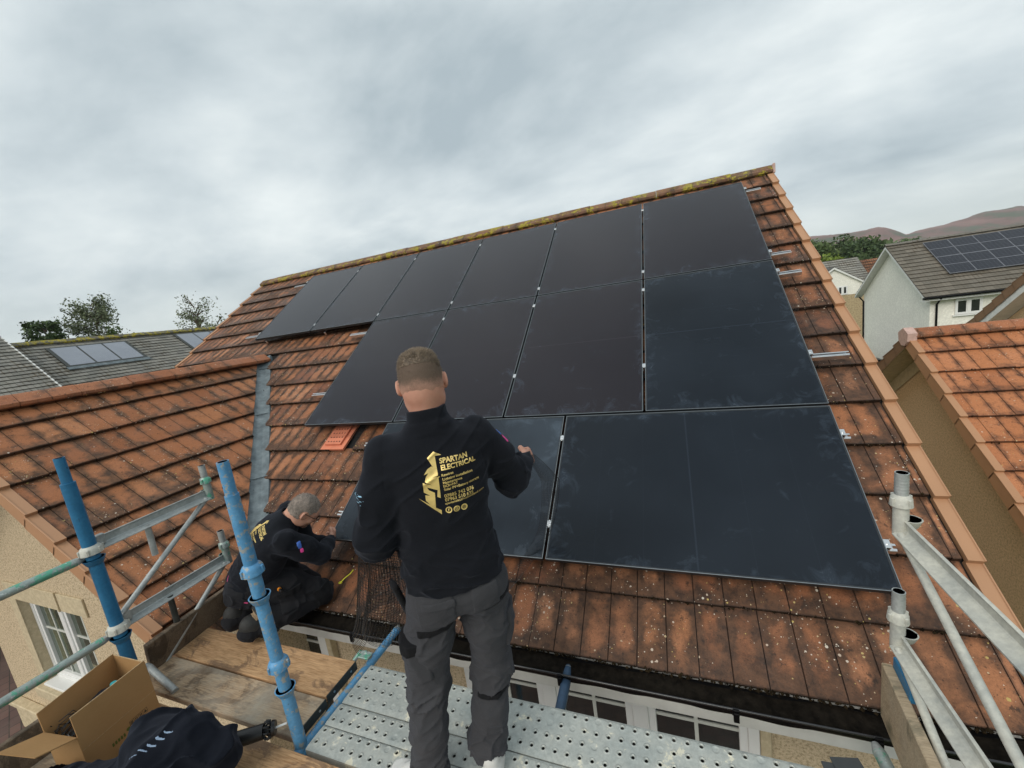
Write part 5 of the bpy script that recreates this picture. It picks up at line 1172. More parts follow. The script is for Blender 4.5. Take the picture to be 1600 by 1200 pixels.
    def tf(P):
        r1 = 1 - np.abs(vnoise(P, 12, 51, (1, 1.4, 1))) * 2; r2 = 1 - np.abs(vnoise(P, 21, 52)) * 2; return -(.011 * np.maximum(r1, 0) ** 2 + .004 * np.maximum(r2, 0) ** 2)
    tr.disp(tf, .05); tro = tr.mesh('trousers', 'trouser_black', o, 2)
    B = Frame((0, 0, 0), knR - hpR, (0, 0, 1)).A; mm = hpR * .45 + knR * .55
    patch(tr, mm + V(.075, -.07, -.02), (.075, .06, .055), B, .010, 'cargo_pocket', 'trouser_black', tro, .012); patch(tr, mm + V(.06, -.07, .045), (.075, .06, .018), B, .015, 'pocket_flap', 'cloth_patch', tro)
    patch(tr, knR + V(.03, -.02, .0), (.055, .09, .075), B, .008, 'knee_pad', 'cloth_patch', tro, .012)
    k = MB(); p = mm + V(.02, -.105, .075); k.ring([p, p + V(.018, -.012, .012), p + V(.034, -.02, .016)], [.012, .013, .010], 12); ko = k.obj('knife_handle', 'orange_plastic', tro, auto=50)
    k = MB(); k.ring([p + V(.034, -.02, .016), p + V(.06, -.028, .01)], [.009, .008], 10); k.obj('knife_grip', 'black_plastic', ko)
    for an, kn, t_ in ((anR, knR, .0), (anL, knL, .15)):   # boots, soles turned back
        d = V(an[0] - kn[0], an[1] - kn[1], 0); d /= np.linalg.norm(d); X = V(-d[1], d[0], 0); SF = Frame(an + V(0, 0, .01), X, V(0, 0, 1) + d * .35)
        b = SDF(an - .22, an + .22, .0045)
        b.ell(SF.w((0, .02, .01)), (.060, .066, .075), SF.A, 0); b.ell(SF.w((0, .05, -.045)), (.056, .052, .085), SF.A, .03)
        b.box(SF.w((0, .095, -.02)), (.056, .018, .11), SF.A, .012, .012)
        b.disp(lambda P, SF=SF: .0035 * np.sign(np.sin(SF.loc(P)[..., 2] * 260)) * (SF.loc(P)[..., 1] > .10)); bo = b.mesh('boot', 'boot_black', o, 1)
        patch(b, SF.w((0, .075, .055)), (.062, .02, .02), SF.A, .003, 'boot_heel', 'boot_heel', bo)
    return o
person_kneeling()

# ------------------------------------------------------------------ 8. black wire mesh in the man's hands, strip, tie, fleece
def roll():
    o = empty('mesh_roll', (4.62, -.62, -.05), 'loose roll of black wire bird mesh held at the standing man\'s left side', 'wire mesh roll')
    A = np.array([4.80, -.92, .70]); B = np.array([4.36, -.56, -.12]); X = (B - A) / np.linalg.norm(B - A); Y = np.cross(X, (0, 0, 1)); Y /= np.linalg.norm(Y); Z = np.cross(Y, X)
    n = 0
    for (r0, r1, t0, t1, off, sh) in ((.085, .20, -1.2, 3.6, 0, 0), (.055, .14, .2, 5.0, .03, .5)):
        def curve(u, v, r0=r0, r1=r1, t0=t0, t1=t1, off=off):
            r = r0 + (r1 - r0) * u; t = t0 + (t1 - t0) * v + .25 * math.sin(u * 3 + off * 40); wv = 1 + .06 * math.sin(9 * v + 4 * u)
            c = A + (B - A) * u + Z * (-.05 * math.sin(u * 3.1)); return c + (Y * math.cos(t) + Z * math.sin(t) * .8) * r * wv
        wire_grid(0, 0, 0, 38, 30, .0012, curve).obj('wire', 'black_cable', o)
    def sheet(u, v):
        a = A + (B - A) * (.25 + .75 * u); return a + np.array([.30, -.02, -.05]) * v * (1 + .2 * math.sin(u * 4)) + np.array([0, 0, -.16]) * v * v + Z * .02 * math.sin(u * 8 + v * 5)
    wire_grid(0, 0, 0, 30, 16, .0011, sheet).obj('wire', 'black_cable', o)
roll()
def strip():
    o = empty('mesh_strip', (5.25, -.35, .3), 'narrow black mesh strip hanging from the standing man\'s right hand to the tiles', 'wire mesh')
    hp = np.array(HR.o) + np.array(HR.z) * .06
    P_ = [hp + (0.0, 0, .01), hp + (.05, .05, -.10), hp + (.045, .12, -.22), np.array([5.17, .02, .17]), np.array([4.99, -.02, -.08]), np.array([4.86, -.13, -.205])]
    def cr(t):
        t = t * (len(P_) - 1); i = min(int(t), len(P_) - 2); f = t - i; p0 = P_[max(i - 1, 0)]; p1, p2 = P_[i], P_[i + 1]; p3 = P_[min(i + 2, len(P_) - 1)]
        return .5 * ((2 * p1) + (-p0 + p2) * f + (2 * p0 - 5 * p1 + 4 * p2 - p3) * f * f + (-p0 + 3 * p1 - 3 * p2 + p3) * f ** 3)
    W_ = np.array([.082, .030, 0.0])
    def c(u, v): return cr(u) + W_ * (v - .5) * (.55 + .45 * min(1, u * 3)) + np.array([0, -.012, 0]) * math.sin(v * 3.1)
    wire_grid(0, 0, 0, 90, 11, .0008, c).obj('wire', 'black_cable', o)
    e_ = MB(); e_.ring([c(i / 60, 1) for i in range(61)], [.0012] * 61, 6); e_.obj('selvedge', 'black_cable', o)
strip()
mb = MB(); p = [PP(3.60, -.27, -.105), PP(3.63, -.235, -.098), PP(3.655, -.20, -.104), PP(3.665, -.17, -.105)]; mb.ring(p, [.0035] * 4, 6); mb.ring([p[0] + np.array([.012 * math.cos(t), .010 * math.sin(t), 0]) for t in np.linspace(0, 6.28, 10)], [.003] * 10, 6)
tag(mb.obj('cable_tie', 'yellow_plastic'), 'small yellow tag lying on the tiles between kneeling man and wire mesh', 'cable tie')
def fleece_heap():
    o = empty('fleece_jacket', (3.75, -1.5, -.325), 'dark fleece jacket in a heap on the boards at the bottom of the photo', 'jacket')
    V = lambda *p: np.array(p, float)
    s = SDF(V(3.0, -2.02, -.34), V(4.36, -1.10, .16), .006)
    s.ell(V(3.76, -1.59, -.26), (.30, .19, .15), None, 0); s.ell(V(3.90, -1.51, -.20), (.16, .16, .18), None, .07); s.ell(V(3.50, -1.64, -.26), (.30, .16, .12), None, .08); s.ell(V(3.30, -1.74, -.30), (.26, .15, .08), None, .08)
    s.limb([V(3.75, -1.40, -.10), V(3.93, -1.36, -.09), V(4.06, -1.33, -.16)], [.10, .092, .075], .04)
    s.cone(V(3.80, -1.30, .10), V(3.95, -1.58, .10), .030, .045, .05, 'sub')
    def f(P):
        r1 = 1 - np.abs(vnoise(P, 6.5, 61, (1, 1.5, 1))) * 2; r2 = 1 - np.abs(vnoise(P, 12, 62, (1.3, 1, 1))) * 2; return -(.028 * np.maximum(r1, 0) ** 2 + .008 * np.maximum(r2, 0) ** 2) + .003 * vnoise(P, 30, 63)
    s.disp(f, .08); s.cut(Frame((0, 0, -.324), (1, 0, 0), (0, 0, 1)), lambda q: -q[..., 2]); b = s.mesh('cloth', 'fleece_navy', o, 2)
    for k in range(5): patch(s, V(3.915 - .012 * k, -1.405 - .026 * k, -.02 - .005 * k), (.018, .0038, .08), Frame((0, 0, 0), V(1, .45, 0), (0, 0, 1)).A, .0015, 'stripe', 'stripe_blue', b, .002, .004, .004)
fleece_heap()
t_ = empty('plastic_tube', (4.05, -1.2, -.3), 'black plastic tube with splayed clips at its end, poking from under the fleece', 'tube')
mb = MB(); a, b = np.array([3.90, -1.30, -.215]), np.array([4.075, -1.155, -.235]); mb.ring([a, b, b, b - (b - a) * .1], [.036, .032, .028, .026], 24, False); mb.obj('tube', 'black_plastic', t_, auto=40)
T = (b - a) / np.linalg.norm(b - a)
for k in range(9):
    an = k * .7; d = np.array([-T[1], T[0], 0]) * math.cos(an) + np.array([0, 0, 1]) * math.sin(an); mb = MB(); c0 = b + d * .022
    mb.ring([c0, c0 + T * .012 + d * .016, c0 + T * .026 + d * .012, c0 + T * .032 - d * .006, c0 + T * .02 - d * .014], [.004, .0055, .005, .004, .003], 7); mb.obj('clip', 'black_plastic', t_, auto=60)
mb = MB(); mb.box(b + T * .06 + np.array([0, 0, .0]), (.075, .010, .003), Frame((0, 0, 0), T, (0, 0, 1)).A); mb.obj('white_tie', 'white_paper', t_)
mb = MB(); mb.ring([b, b + T * .035, b + T * .036, b + T * .05], [.012, .016, .034, .030], 16); mb.obj('end_flange', 'black_plastic', t_, auto=50)

# ------------------------------------------------------------------ 9. neighbouring houses
def bgwin(parent, x0, x1, z0, z1, y, panes=2, axis='y', sgn=-1, mv=0, mh=()): return window(x0, x1, z0, z1, y, parent, panes, mv, mh, 'window_glass', .06, axis=axis, sgn=sgn)
# 9a orange-roofed garage on the right: ridge along x, gable towards us at x = 8.9
GX, GY, GZ = 8.9, 4.78, .50        # tile plane apex
gar = empty('garage', (12, 4.8, -4.2), 'tan roughcast building with bright orange tiled roof close beyond the right verge', 'garage')
nc = 11; Og = np.array([GX, GY - nc * .345 * CT - .03, GZ - nc * .345 * ST])
mg, ge_ = tiles(Og, U0, V0, N0, .05, 8.2, (0, nc)); gr_ = mg.obj('roof', 'clay_tile_fresh', gar); moss_bits([e_ for e_ in ge_ if e_[0][0] < 11.5], N0, V0, gr_, 12, .006)
Ob = np.array([GX, 2 * GY - Og[1], Og[2]]); mg, _ = tiles(Ob, (-1, 0, 0), (0, -CT, ST), (0, ST, CT), -8.2, -.05, (0, nc), groove=False); mg.obj('roof_rear', 'clay_tile_fresh', gar)
ridge((GX + 8.2, GY, GZ + .075), (GX + .06, GY, GZ + .075), .45, .12, 'ridge_clay', gar)
fb = MB(); fb.add([(GX - .03, GY + a, GZ + .075 + b) for a, b in ((-.11, -.16), (-.125, -.055), (0, .015), (.125, -.055), (.11, -.16), (.04, -.22), (-.04, -.22))] + [(GX + .07, GY + a, GZ + .075 + b) for a, b in ((-.11, -.16), (-.125, -.055), (0, .015), (.125, -.055), (.11, -.16), (.04, -.22), (-.04, -.22))],
       [tuple(range(6, -1, -1)), tuple(range(7, 14))] + [(i, (i + 1) % 7, 7 + (i + 1) % 7, 7 + i) for i in range(7)]); fb.obj('ridge_end', 'finial_clay', gar)
verge(Og, V0, N0, (-1, 0, 0), (0, nc), parent=gar, d=.16); verge(Ob, (0, -CT, ST), (0, ST, CT), (-1, 0, 0), (0, nc), parent=gar, d=.16, mat='verge_plastic_brown')
gable_box(GX + .30, GX + 8.2, Og[1] + .35, 2 * GY - Og[1] - .35, -5.6, Og[2] + .15, GZ - .16, 'x', 'roughcast_tan', gar)
mb = MB()   # soffit and bargeboard
for s_ in (-1, 1):
    yy = lambda t: GY + s_ * t
    hw = GY - Og[1] - .05
    mb.add([(GX + .01, yy(0), GZ - .15), (GX + .01, yy(hw), GZ - .15 - .7 * hw), (GX + .31, yy(hw), GZ - .15 - .7 * hw), (GX + .31, yy(0), GZ - .15)], [(0, 1, 2, 3)])
    mb.add([(GX + .008, yy(0), GZ - .05), (GX + .008, yy(hw), GZ - .05 - .7 * hw), (GX + .008, yy(hw), GZ - .17 - .7 * hw), (GX + .008, yy(0), GZ - .17)], [(0, 1, 2, 3)])
    mb.add([(GX + .285, yy(.02), GZ - .16), (GX + .285, yy(hw), GZ - .16 - .7 * hw), (GX + .285, yy(hw), GZ - .36 - .7 * hw), (GX + .285, yy(.02), GZ - .38)], [(0, 1, 2, 3)])
mb.obj('bargeboard', 'smooth_cream', gar)
# 9b taller neighbour behind it: back verge rising towards us
nb = empty('neighbour_house', (16, 7, -5.6), 'house end with brown stepped verge and white bargeboard behind the orange garage roof', 'house')
X1 = 13.0; Ya, Za = 11.10, .02    # a low point on the outer verge line, rising towards -y
nn = 20; ys0, zs0 = Ya + 4 * .345 * CT, Za - 4 * .345 * ST
verge((X1, ys0, zs0), (0, -CT, ST), (0, ST, CT), (-1, 0, 0), (0, 24), parent=nb, d=.20, mat='verge_plastic_brown')
mg, _ = tiles((X1, ys0, zs0), (-1, 0, 0), (0, -CT, ST), (0, ST, CT), -6, -.05, (0, 24), groove=False); mg.obj('roof', 'clay_tile_fresh', nb)
ya, za = ys0 - 24 * .345 * CT, zs0 + 24 * .345 * ST
mb = MB(); mb.add([(X1 + .02, ys0, zs0 - .20), (X1 + .02, ya, za - .20), (X1 + .02, ya, za - .40), (X1 + .02, ys0, zs0 - .40)], [(0, 1, 2, 3)]); mb.add([(X1 + .02, ys0, zs0 - .40), (X1 + .02, ya, za - .40), (X1 + .35, ya, za - .40), (X1 + .35, ys0, zs0 - .40)], [(0, 1, 2, 3)]); mb.obj('bargeboard', 'white_board', nb)
mb = MB(); mb.add([(X1 + .33, ys0 - .2, -5.6), (X1 + .33, ys0 - .2, zs0 - .3), (X1 + .33, ya, za - .38), (X1 + .33, ya, -5.6)], [(3, 2, 1, 0)]); mb.add([(X1 + .33, ys0 - .2, -5.6), (X1 + 6, ys0 - .2, -5.6), (X1 + 6, ys0 - .2, zs0 - .3), (X1 + .33, ys0 - .2, zs0 - .3)], [(0, 1, 2, 3)]); mb.obj('wall', 'roughcast_tan', nb)
# 9c white house with solar panels
wh = empty('white_house', (22, 28.7, -6), 'white rendered house with grey-brown tiled roof and a block of solar panels', 'house')
WXg, WYr, WZr = 18.0, 28.86, 2.25; hw = 4.15; sl = math.atan2(2.89, 4.17); c_, s_ = math.cos(sl), math.sin(sl); nc = 15; gg = (4.17 / c_) / nc
Vw, Nw = np.array([0, c_, s_]), np.array([0, -s_, c_]); Ow2 = np.array([WXg, WYr - 4.17, WZr - 2.89])
mg, _ = tiles(Ow2, U0, Vw, Nw, .0, 12, (0, nc), gauge=gg, width=.33, groove=False, thick=.035, bond=0, jit=.6); mg.obj('roof', 'brown_grey_tile', wh)
Ow3 = np.array([WXg, WYr + 4.17, WZr - 2.89]); mg, _ = tiles(Ow3, (-1, 0, 0), (0, -c_, s_), (0, s_, c_), -12, 0, (0, nc), gauge=gg, width=.33, groove=False, thick=.035); mg.obj('roof_rear', 'brown_grey_tile', wh)
ridge((WXg + 12, WYr, WZr + .08), (WXg - .02, WYr, WZr + .08), .45, .14, 'ridge_plain', wh)
gable_box(WXg + .38, WXg + 12, WYr - 3.80, WYr + 3.80, -6.5, WZr - 2.85, WZr - .20, 'x', 'white_render', wh)
mb = MB()
for q in (-1, 1):
    f = lambda t, z, x: (x, WYr + q * t, WZr - .693 * t + z)
    mb.add([f(0, -.07, WXg), f(4.17, -.07, WXg), f(4.17, -.20, WXg), f(0, -.20, WXg)], [(0, 1, 2, 3)]); mb.add([f(0, -.20, WXg), f(4.17, -.20, WXg), f(4.17, -.20, WXg + .4), f(0, -.20, WXg + .4)], [(0, 1, 2, 3)])
mb.bb(WXg, WXg + 12, WYr - 4.19, WYr - 4.15, WZr - 3.13, WZr - 2.98); mb.bb(WXg, WXg + 12, WYr - 4.15, WYr - 3.7, WZr - 3.12, WZr - 3.10)
mb.obj('bargeboard', 'white_board', wh)
mb = MB(); mb.ring([(WXg - .1, WYr - 4.26, WZr - 2.98), (WXg + 12, WYr - 4.26, WZr - 2.98)], [.06, .06], 10); mb.ring([(18.62, WYr - 4.2, WZr - 3.05), (18.62, WYr - 3.86, WZr - 3.35), (18.62, WYr - 3.86, -6.4)], [.045] * 3, 10); mb.obj('gutter', 'black_gutter', wh, auto=40)
mb = MB(); mb.ring([(WXg + .25, WYr + 4.2, WZr - 3.05), (WXg + .33, WYr + 3.75, WZr - 3.35), (WXg + .33, WYr + 3.75, -6.4)], [.045] * 3, 10); mb.obj('downpipe', 'black_gutter', wh, auto=40)
wy = WYr - 3.80
bgwin(wh, 19.33, 20.35, -1.72, -.95, wy - .02); mb = MB(); mb.bb(19.25, 20.43, wy - .10, wy - .001, -1.80, -1.73); mb.obj('window_sill', 'white_upvc', wh)
# its panels: two rows lying above the tiles
for r in range(2):
    for k in range(6):
        x0 = 19.52 + k * 1.035; t0 = .42 + r * 1.555
        def pp(u, t, h): return (x0 + u, WYr - 4.17 + 0, 0)
        p0 = np.array([x0, WYr, WZr]) - Vw * (t0 + 1.54) + Nw * .10
        o = empty('far_solar_panel', tuple(p0), f'{["first", "second", "third", "fourth", "fifth", "sixth"][k]} panel from the gable end in the {["upper", "lower"][r]} row on the white house', 'solar panel', 'panels on the white house roof')
        mb = MB(); A_ = np.array([U0, Vw, Nw]); mb.box(p0 + U0 * .51 + Vw * .77 - Nw * .02, (1.02, 1.54, .04), A_); mb.obj('frame', 'dark_steel' if 0 else 'far_frame', o)
        mb = MB(); 
        for q in (0, 1):
            a, b = .02 + q * .765, .755 + q * .765; mb.add([p0 + U0 * u + Vw * v + Nw * .003 for u, v in ((.012, a), (1.008, a), (1.008, b), (.012, b))], [(0, 1, 2, 3)], [(0, 0), (1, 0), (1, .5), (0, .5)])
        mb.obj('glass', 'pv_far', o)
# dark shed roof glimpsed at the foot of the white house
sh = empty('shed', (17.4, 30, -5.6), 'black sloping shed roof at the foot of the white house wall', 'shed')
mb = MB(); mb.add([(14.9, 25.6, -3.15), (17.6, 25.6, -4.3), (17.6, 31.5, -4.3), (14.9, 31.5, -3.15), (14.9, 25.6, -3.35), (17.6, 25.6, -4.5), (17.6, 31.5, -4.5), (14.9, 31.5, -3.35)], [(0, 1, 2, 3), (7, 6, 5, 4), (0, 4, 5, 1), (1, 5, 6, 2), (2, 6, 7, 3), (3, 7, 4, 0)]); mb.obj('roof', 'black_gutter', sh)
mb = MB(); mb.bb(15.1, 17.5, 25.9, 31.3, -6.3, -4.48); mb.obj('wall', 'board_dark', sh)
# 9d far cottage with dormer gable, and red roof behind
ct = empty('cottage', (21, 48, -4), 'far cream cottage with grey roof, small gable and white window, left of the white house', 'cottage')
def plain_roof(x0, x1, ye, yr, ze, zr, mat, parent, nm='roof', gauge=.3, width=.3):
    L = math.hypot(yr - ye, zr - ze); V_ = np.array([0, (yr - ye) / L, (zr - ze) / L]); N_ = np.cross((1.0, 0, 0), V_); n = max(3, int(L / gauge)); m_, _ = tiles((x0, ye, ze), U0, V_, N_, 0, x1 - x0, (0, n), gauge=L / n, width=width, groove=False, thick=.05, bond=0); return m_.obj(nm, mat, parent)
plain_roof(16.0, 23.7, 45.6, 49.2, -.42, 2.1, 'slate_grey_tile', ct, gauge=.36, width=.4)
mb = MB(); mb.add([(16, 49.2, 2.1), (23.7, 49.2, 2.1), (23.7, 52.8, -.42), (16, 52.8, -.42)], [(0, 1, 2, 3)]); mb.obj('roof_rear', 'slate_grey_tile', ct)
gable_box(16.0, 23.6, 45.8, 52.6, -7, -.45, 1.95, 'x', 'white_render', ct)
mb = MB(); gx, gw = 20.45, 2.55
for q in (-1, 1):
    a, b = (gx, 1.42), (gx + q * gw, -.36); mb.add([(a[0], 44.7, a[1]), (b[0], 44.7, b[1]), (b[0], 46.5, b[1]), (a[0], 48.2, a[1])], [(0, 1, 2, 3)])
mb.obj('gable_roof', 'slate_grey_tile', ct)
mb = MB()
for q in (-1, 1):
    a, b = (gx, 1.38), (gx + q * gw, -.40); mb.add([(a[0], 44.69, a[1]), (b[0], 44.69, b[1]), (b[0], 44.69, b[1] - .16), (a[0], 44.69, a[1] - .18), (a[0], 44.9, a[1] - .18), (b[0], 44.9, b[1] - .16)], [(0, 1, 2, 3), (3, 2, 5, 4)])
mb.obj('bargeboard', 'white_board', ct)
mb = MB(); mb.add([(gx - 2.3, 44.9, -1.25), (gx + 2.3, 44.9, -1.25), (gx + 2.3, 44.9, -.35), (gx, 44.9, 1.25), (gx - 2.3, 44.9, -.35), ], [(0, 1, 2, 3, 4)]); mb.quad((gx + 2.3, 44.9, -1.25), (gx + 2.3, 46, -1.25), (gx + 2.3, 46, -.35), (gx + 2.3, 44.9, -.35)); mb.obj('gable_wall', 'white_render', ct)
mb = MB(); mb.bb(gx - 2.3, gx + 2.3, 44.88, 46, -7, -1.26); mb.obj('lower_wall', 'sandstone_brick', ct)
bgwin(ct, 20.75, 21.5, -1.2, -.42, 44.88, 2, mv=0)
rr_ = empty('red_roofed_house', (27, 60, -5), 'far house with plain red roof between cottage and white house', 'house')
plain_roof(25.6, 34, 54, 58, -2.5, 1.75, 'clay_tile', rr_, gauge=.4, width=.4); gable_box(25.7, 34, 54.2, 61.8, -7, -2.5, 1.6, 'x', 'white_render', rr_)
# 9e dark tiled house on the left, ridge along y
dk = empty('grey_roofed_house', (-9, 6, -2.7), 'house with dark tiles, yellow-lichened ridge and flush roof panels, at the left', 'house')
DXr, DZr = -9.0, 2.44; Vd, Nd = np.array([-CT, 0, ST]), np.array([ST, 0, CT]); nc = 36; Od = np.array([DXr, 0, DZr]) - Vd * (nc * .14)
mg, _ = tiles(Od, (0, 1, 0), Vd, Nd, 2.75, 15, (6, nc), gauge=.14, width=.2, groove=False, thick=.016, bond=.5, jit=1.5); mg.obj('roof', 'slate_grey_tile', dk)
mb = MB(); mb.add([(DXr, 2.7, DZr), (DXr, 15, DZr), (DXr - 4.1, 15, DZr - 2.9), (DXr - 4.1, 2.7, DZr - 2.9)], [(0, 1, 2, 3)]); mb.obj('roof_rear', 'slate_grey_tile', dk)
ridge((DXr, 15, DZr + .06), (DXr, 2.7, DZr + .06), .3, .11, 'ridge_slate', dk); gable_box(DXr - 3.9, DXr + 3.9, 2.9, 14.8, -2.75, DZr - 2.9, DZr - .15, 'y', 'roughcast_tan', dk)
def flush(y0, y1, s0, s1, n):
    P_ = lambda y, s_, h: np.array([DXr, y, DZr]) - Vd * s_ + Nd * h
    fr = MB(); A_ = [[0, 1, 0], Vd, Nd]; fr.box(P_((y0 + y1) / 2, (s0 + s1) / 2, .012), (y1 - y0 + .10, s1 - s0 + .10, .03), A_); fr.obj('roof_panel_frame', 'dark_steel', dk)
    ap = MB(); ap.box(P_((y0 + y1) / 2, s1 + .10, .014), (y1 - y0 + .16, .12, .02), A_); ap.obj('apron', 'lead_flashing', dk)
    w_ = (y1 - y0) / n
    for i in range(n):
        g_ = MB(); a, b = y0 + i * w_ + .02, y0 + (i + 1) * w_ - .02; g_.add([P_(a, s1, .030), P_(b, s1, .030), P_(b, s0, .030), P_(a, s0, .030)], [(0, 1, 2, 3)], [(0, 0), (1, 0), (1, 1), (0, 1)]); g_.obj('roof_panel', 'pv_flush', dk)
flush(3.42, 5.02, .36, 1.22, 3); flush(6.42, 8.0, .24, 1.24, 3)
d2 = empty('grey_roofed_house', (-9, 0, -2.7), 'dark tiled roof cut off by the left photo edge, white mortar along its verge', 'house')
O2 = Od + np.array([.0, 0, .30]); mg, _ = tiles(O2, (0, 1, 0), Vd, Nd, -6, 2.75, (4, nc), gauge=.14, width=.2, groove=False, thick=.016, bond=.5, jit=1.5); mg.obj('roof', 'slate_grey_tile', d2)
ridge((DXr, 2.75, DZr + .36), (DXr, -6, DZr + .36), .3, .11, 'ridge_slate', d2)
mb = MB()
for i in range(36): mb.box(O2 + Vd * (i * .14 + .06) + np.array([0, 2.76, 0]) - Nd * .02, (.10, .03, .04), [Vd, [0, 1, 0], Nd])
mb.obj('verge_mortar', 'white_board', d2); gable_box(DXr - 3.9, DXr + 3.9, -6, 2.70, -2.75, DZr - 2.6, DZr + .1, 'y', 'roughcast_tan', d2)

# ------------------------------------------------------------------ 10. trees, ground, hills
def tree(name, base, top_z, spread, n_br, leafm, label, group=None, leaf=.10, nleaf=2600, droop=0.0, gaps=.35, seed=0, trunk_r=.14, low=.35, up=.8):
    rnd = random.Random(seed); o = empty(name, base, label, 'tree', group); B = np.array(base, float); Hh = top_z - B[2]; tr = MB(); tips = []
    tr.ring([B, B + (rnd.uniform(-.1, .1), rnd.uniform(-.1, .1), Hh * .5), B + (rnd.uniform(-.3, .3), rnd.uniform(-.3, .3), Hh * .93)], [trunk_r, trunk_r * .6, trunk_r * .12], 7)
    for i in range(n_br):
        t = low + (1 - low) * rnd.random() ** .8 * .95; p = B + np.array([0, 0, Hh * t]); a = rnd.uniform(0, 6.283); L = spread * (1.05 - t * .62) * rnd.uniform(.55, 1.15)
        d = np.array([math.cos(a), math.sin(a), up * rnd.uniform(.5, 1.3)]); d /= np.linalg.norm(d); q = p + d * L; m_ = p + d * L * .5 + np.array([0, 0, L * .08]); tr.ring([p, m_, q], [trunk_r * .32, trunk_r * .18, trunk_r * .05], 5); tips += [(q, L), (m_ + (q - m_) * .4, L * .8)]
        for _ in range(4):
            b = a + rnd.uniform(-1, 1); d2_ = np.array([math.cos(b), math.sin(b), rnd.uniform(-.2, .9) - droop]); d2_ /= np.linalg.norm(d2_); s_ = p + (q - p) * rnd.uniform(.35, .95); e_ = s_ + d2_ * L * rnd.uniform(.2, .5); tr.ring([s_, e_], [trunk_r * .10, trunk_r * .03], 4); tips.append((e_, L * .6))
    tr.obj('trunk', 'bark', o); cr = MB(); k = max(6, nleaf // len(tips))
    for c, L in tips:
        if rnd.random() < gaps * .4: continue
        R0 = .16 * spread * rnd.uniform(.5, 1.3)
        for _ in range(k):
            v = np.clip(np.array([rnd.gauss(0, .5), rnd.gauss(0, .5), rnd.gauss(0, .5) - droop * abs(rnd.gauss(0, .6))]), -.75, .75) * R0 * 1.6; p = c + v; s_ = leaf * rnd.uniform(.5, 1.4)
            u = np.array([rnd.gauss(0, 1), rnd.gauss(0, 1), rnd.gauss(0, 1)]); u /= np.linalg.norm(u); w_ = np.cross(u, [rnd.gauss(0, 1), rnd.gauss(0, 1), rnd.gauss(0, 1)]); w_ /= np.linalg.norm(w_) + 1e-6
            cr.add([p - u * s_, p + w_ * s_ * .5, p + u * s_, p - w_ * s_ * .5], [(0, 1, 2, 3)])
    cr.obj('crown', leafm, o); return o
def at(x, y, d): c = np.array([(x - 800) / 637.2, (y - 600) / 637.2, 1.0]); return np.array([5.9762, -2.1609, 1.5272]) + d * (c @ CR)
def tree_at(xc, ytop, d, spread, **k): p = at(xc, ytop, d); return tree('tree', (float(p[0]), float(p[1]), -2.75), float(p[2]), spread, **k)
tree_at(66, 506, 26, 1.5, n_br=26, leafm='leaf_dark', label='round dark bush-like tree furthest left above the lichened ridge', leaf=.10, nleaf=6000, seed=3, gaps=.3, group='trees behind the dark roof')
tree_at(92, 512, 27, 1.1, n_br=12, leafm='leaf_dark', label='small dark tree touching the pale birch on its left side', leaf=.10, nleaf=4000, seed=5, gaps=.3, group='trees behind the dark roof')
tree_at(138, 472, 28, 2.3, n_br=40, leafm='leaf_grey', label='tall airy pale green birch above the three flush roof panels', leaf=.085, nleaf=9000, seed=8, droop=.35, gaps=.3, up=1.1, group='trees behind the dark roof')
tree_at(172, 515, 28, 1.5, n_br=12, leafm='leaf_mid', label='low leafy tree at the right foot of the birch', leaf=.11, nleaf=2000, seed=9, gaps=.5, group='trees behind the dark roof')
tree_at(300, 470, 26, 2.2, n_br=34, leafm='leaf_grey', label='sparse twiggy tree standing behind the left verge of the tiled roof', leaf=.07, nleaf=4200, seed=12, gaps=.9, up=1.0, group='trees behind the dark roof')
tree_at(338, 500, 27, 1.2, n_br=10, leafm='leaf_mid', label='little tree half hidden by the stepped left verge', leaf=.08, nleaf=900, seed=14, gaps=.8, group='trees behind the dark roof')
def far_tree(x, y, d, sp, mat, label, seed, z0=-6, n=2200, leaf=.4): p = at(x, y, d); return tree('tree', (float(p[0]), float(p[1]), z0), float(p[2]), sp, 18, mat, label, 'trees beyond the cottage', leaf, n, 0, .15, seed, .3, .25, .5)
far_tree(1284, 388, 85, 6, 'leaf_mid', 'broad green tree beside the tan verge, beyond the cottage', 21, n=3500); far_tree(1306, 387, 90, 6.5, 'leaf_dark', 'darker tree in the middle of the row beyond the cottage', 22, n=3500)
far_tree(1326, 387, 88, 5, 'leaf_mid', 'green tree just left of the darkest one in the row', 25, n=3000); far_tree(1343, 383, 80, 5, 'leaf_dark', 'darkest tree at the right end of the row beyond the cottage', 23, n=4000)
far_tree(1300, 403, 62, 4, 'leaf_bright', 'bright yellow-green bush right behind the cottage ridge', 24, n=3000, leaf=.25)
for i, (x, y, d) in enumerate(((1362, 391, 130), (1378, 389, 150), (1395, 386, 170), (1412, 384, 190), (1434, 381, 210), (1352, 392, 115))):
    far_tree(x, y, d, 9, 'leaf_dark' if i % 2 else 'leaf_mid', f'hazy tree {["over the red roof", "left above the white house apex", "right above the white house apex", "on the slope behind the white ridge", "furthest right behind the white ridge", "between the darkest tree and the red roof"][i]}', 30 + i, n=1500, leaf=.8)
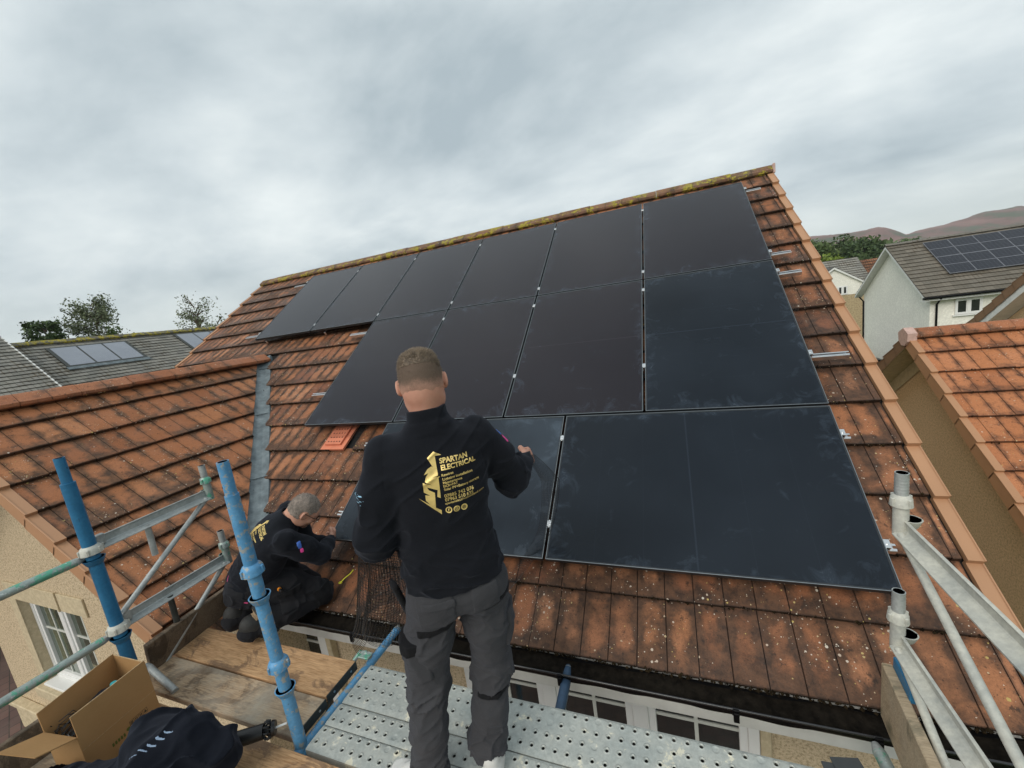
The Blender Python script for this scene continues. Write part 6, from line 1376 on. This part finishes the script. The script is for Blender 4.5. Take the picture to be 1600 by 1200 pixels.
# ground sheet reaching the horizon, falling away to the right and back
mb = MB(); xs = [-1700, -800, -200, -60, -25, -12, -6, -2, 2, 5, 7.6, 8.6, 10, 14, 20, 30, 60, 200, 800, 2400]; ys_ = [-1200, -600, -100, -30, -10, -5, 0, 5, 9, 12, 16, 22, 35, 60, 120, 400, 1200, 1850]
def gz_(x, y):
    t = max(min((x - 7.6) / 2.5, 1), min((y - 9.0) / 8, 1) if x > -6 else 0); t = min(max(t, 0), 1); return -2.77 - 3.0 * t
for y in ys_:
    for x in xs: mb.add([(x, y, gz_(x, y))], [])
n_ = len(xs); mb.f = [(j * n_ + i, j * n_ + i + 1, (j + 1) * n_ + i + 1, (j + 1) * n_ + i) for j in range(len(ys_) - 1) for i in range(n_ - 1)]
tag(mb.obj('ground', 'grass_ground', smooth=True), kind='structure')
mb = MB(); mb.quad((-40, -24, -2.752), (7.0, -24, -2.752), (7.0, 1.2, -2.752), (-40, 1.2, -2.752)); tag(mb.obj('paving', 'block_paving'), kind='structure')
# hills
prof_ = [(900, 472), (1000, 452), (1080, 420), (1130, 394), (1180, 376), (1225, 371), (1268, 370), (1300, 368), (1330, 365), (1352, 362), (1372, 357), (1385, 357.5), (1400, 361), (1417, 367), (1430, 362), (1450, 357), (1470, 353), (1490, 347), (1505, 344), (1518, 339), (1535, 333), (1550, 330), (1570, 327), (1590, 322), (1610, 322), (1660, 326), (1750, 335), (1900, 350)]
def hill(name, pr_, d, mat, depth, nz=26, seed=0):
    mb = MB(); xs_ = np.linspace(pr_[0][0], pr_[-1][0], 240); rows_ = []
    for j in range(nz + 1):
        t = j / nz
        for i, x in enumerate(xs_):
            y = np.interp(x, [a[0] for a in pr_], [a[1] for a in pr_]); P_ = at(x, y, d); zt = P_[2]; base = np.array([P_[0], P_[1]]); c2 = np.array([5.98, -2.16]); dr = (base - c2) / np.linalg.norm(base - c2)
            sh_ = (1 - t) * depth; f = math.sin(t * math.pi / 2) ** 1.2
            z = -6 + (zt + 6) * f; n0_ = (math.sin(i * .13 + j * .3 + seed) + math.sin(i * .31 + seed * 2 + j * .5) * .6 + math.sin(i * .053 - j * .21)) * 5 * t * (1 - t) * 2.4 + random.uniform(-.8, .8) * (1 if t > .2 else 0)
            q = base - dr * sh_; mb.v.append((q[0], q[1], z + n0_)); mb.uv.append((0, 0))
    k = len(xs_)
    for i in range(k): q = np.array(mb.v[nz * k + i]); dr = (q[:2] - np.array([5.98, -2.16])); dr /= np.linalg.norm(dr); mb.v.append((q[0] + dr[0] * depth, q[1] + dr[1] * depth, -6)); mb.uv.append((0, 0))
    mb.f = [(j * k + i, j * k + i + 1, (j + 1) * k + i + 1, (j + 1) * k + i) for j in range(nz + 1) for i in range(k - 1)]
    return tag(mb.obj(name, mat, smooth=True), kind='structure')
hill('hills', prof_, 1100, 'hill', 420)

# ------------------------------------------------------------------ 11. damp air
hz_ = MB().bb(-1750, 2450, -1250, 1900, -8, 190).obj('haze', None); tag(hz_, kind='stuff')
hm_ = bpy.data.materials.new('haze'); hm_.use_nodes = True; hn = hm_.node_tree; hn.nodes.clear(); ho = hn.nodes.new('ShaderNodeOutputMaterial'); hv = hn.nodes.new('ShaderNodeVolumePrincipled')
hv.inputs['Color'].default_value = (.92, .95, .97, 1); hv.inputs['Density'].default_value = .00022; hv.inputs['Anisotropy'].default_value = .2; hn.links.new(hv.outputs[0], ho.inputs['Volume']); hz_.data.materials.append(hm_)
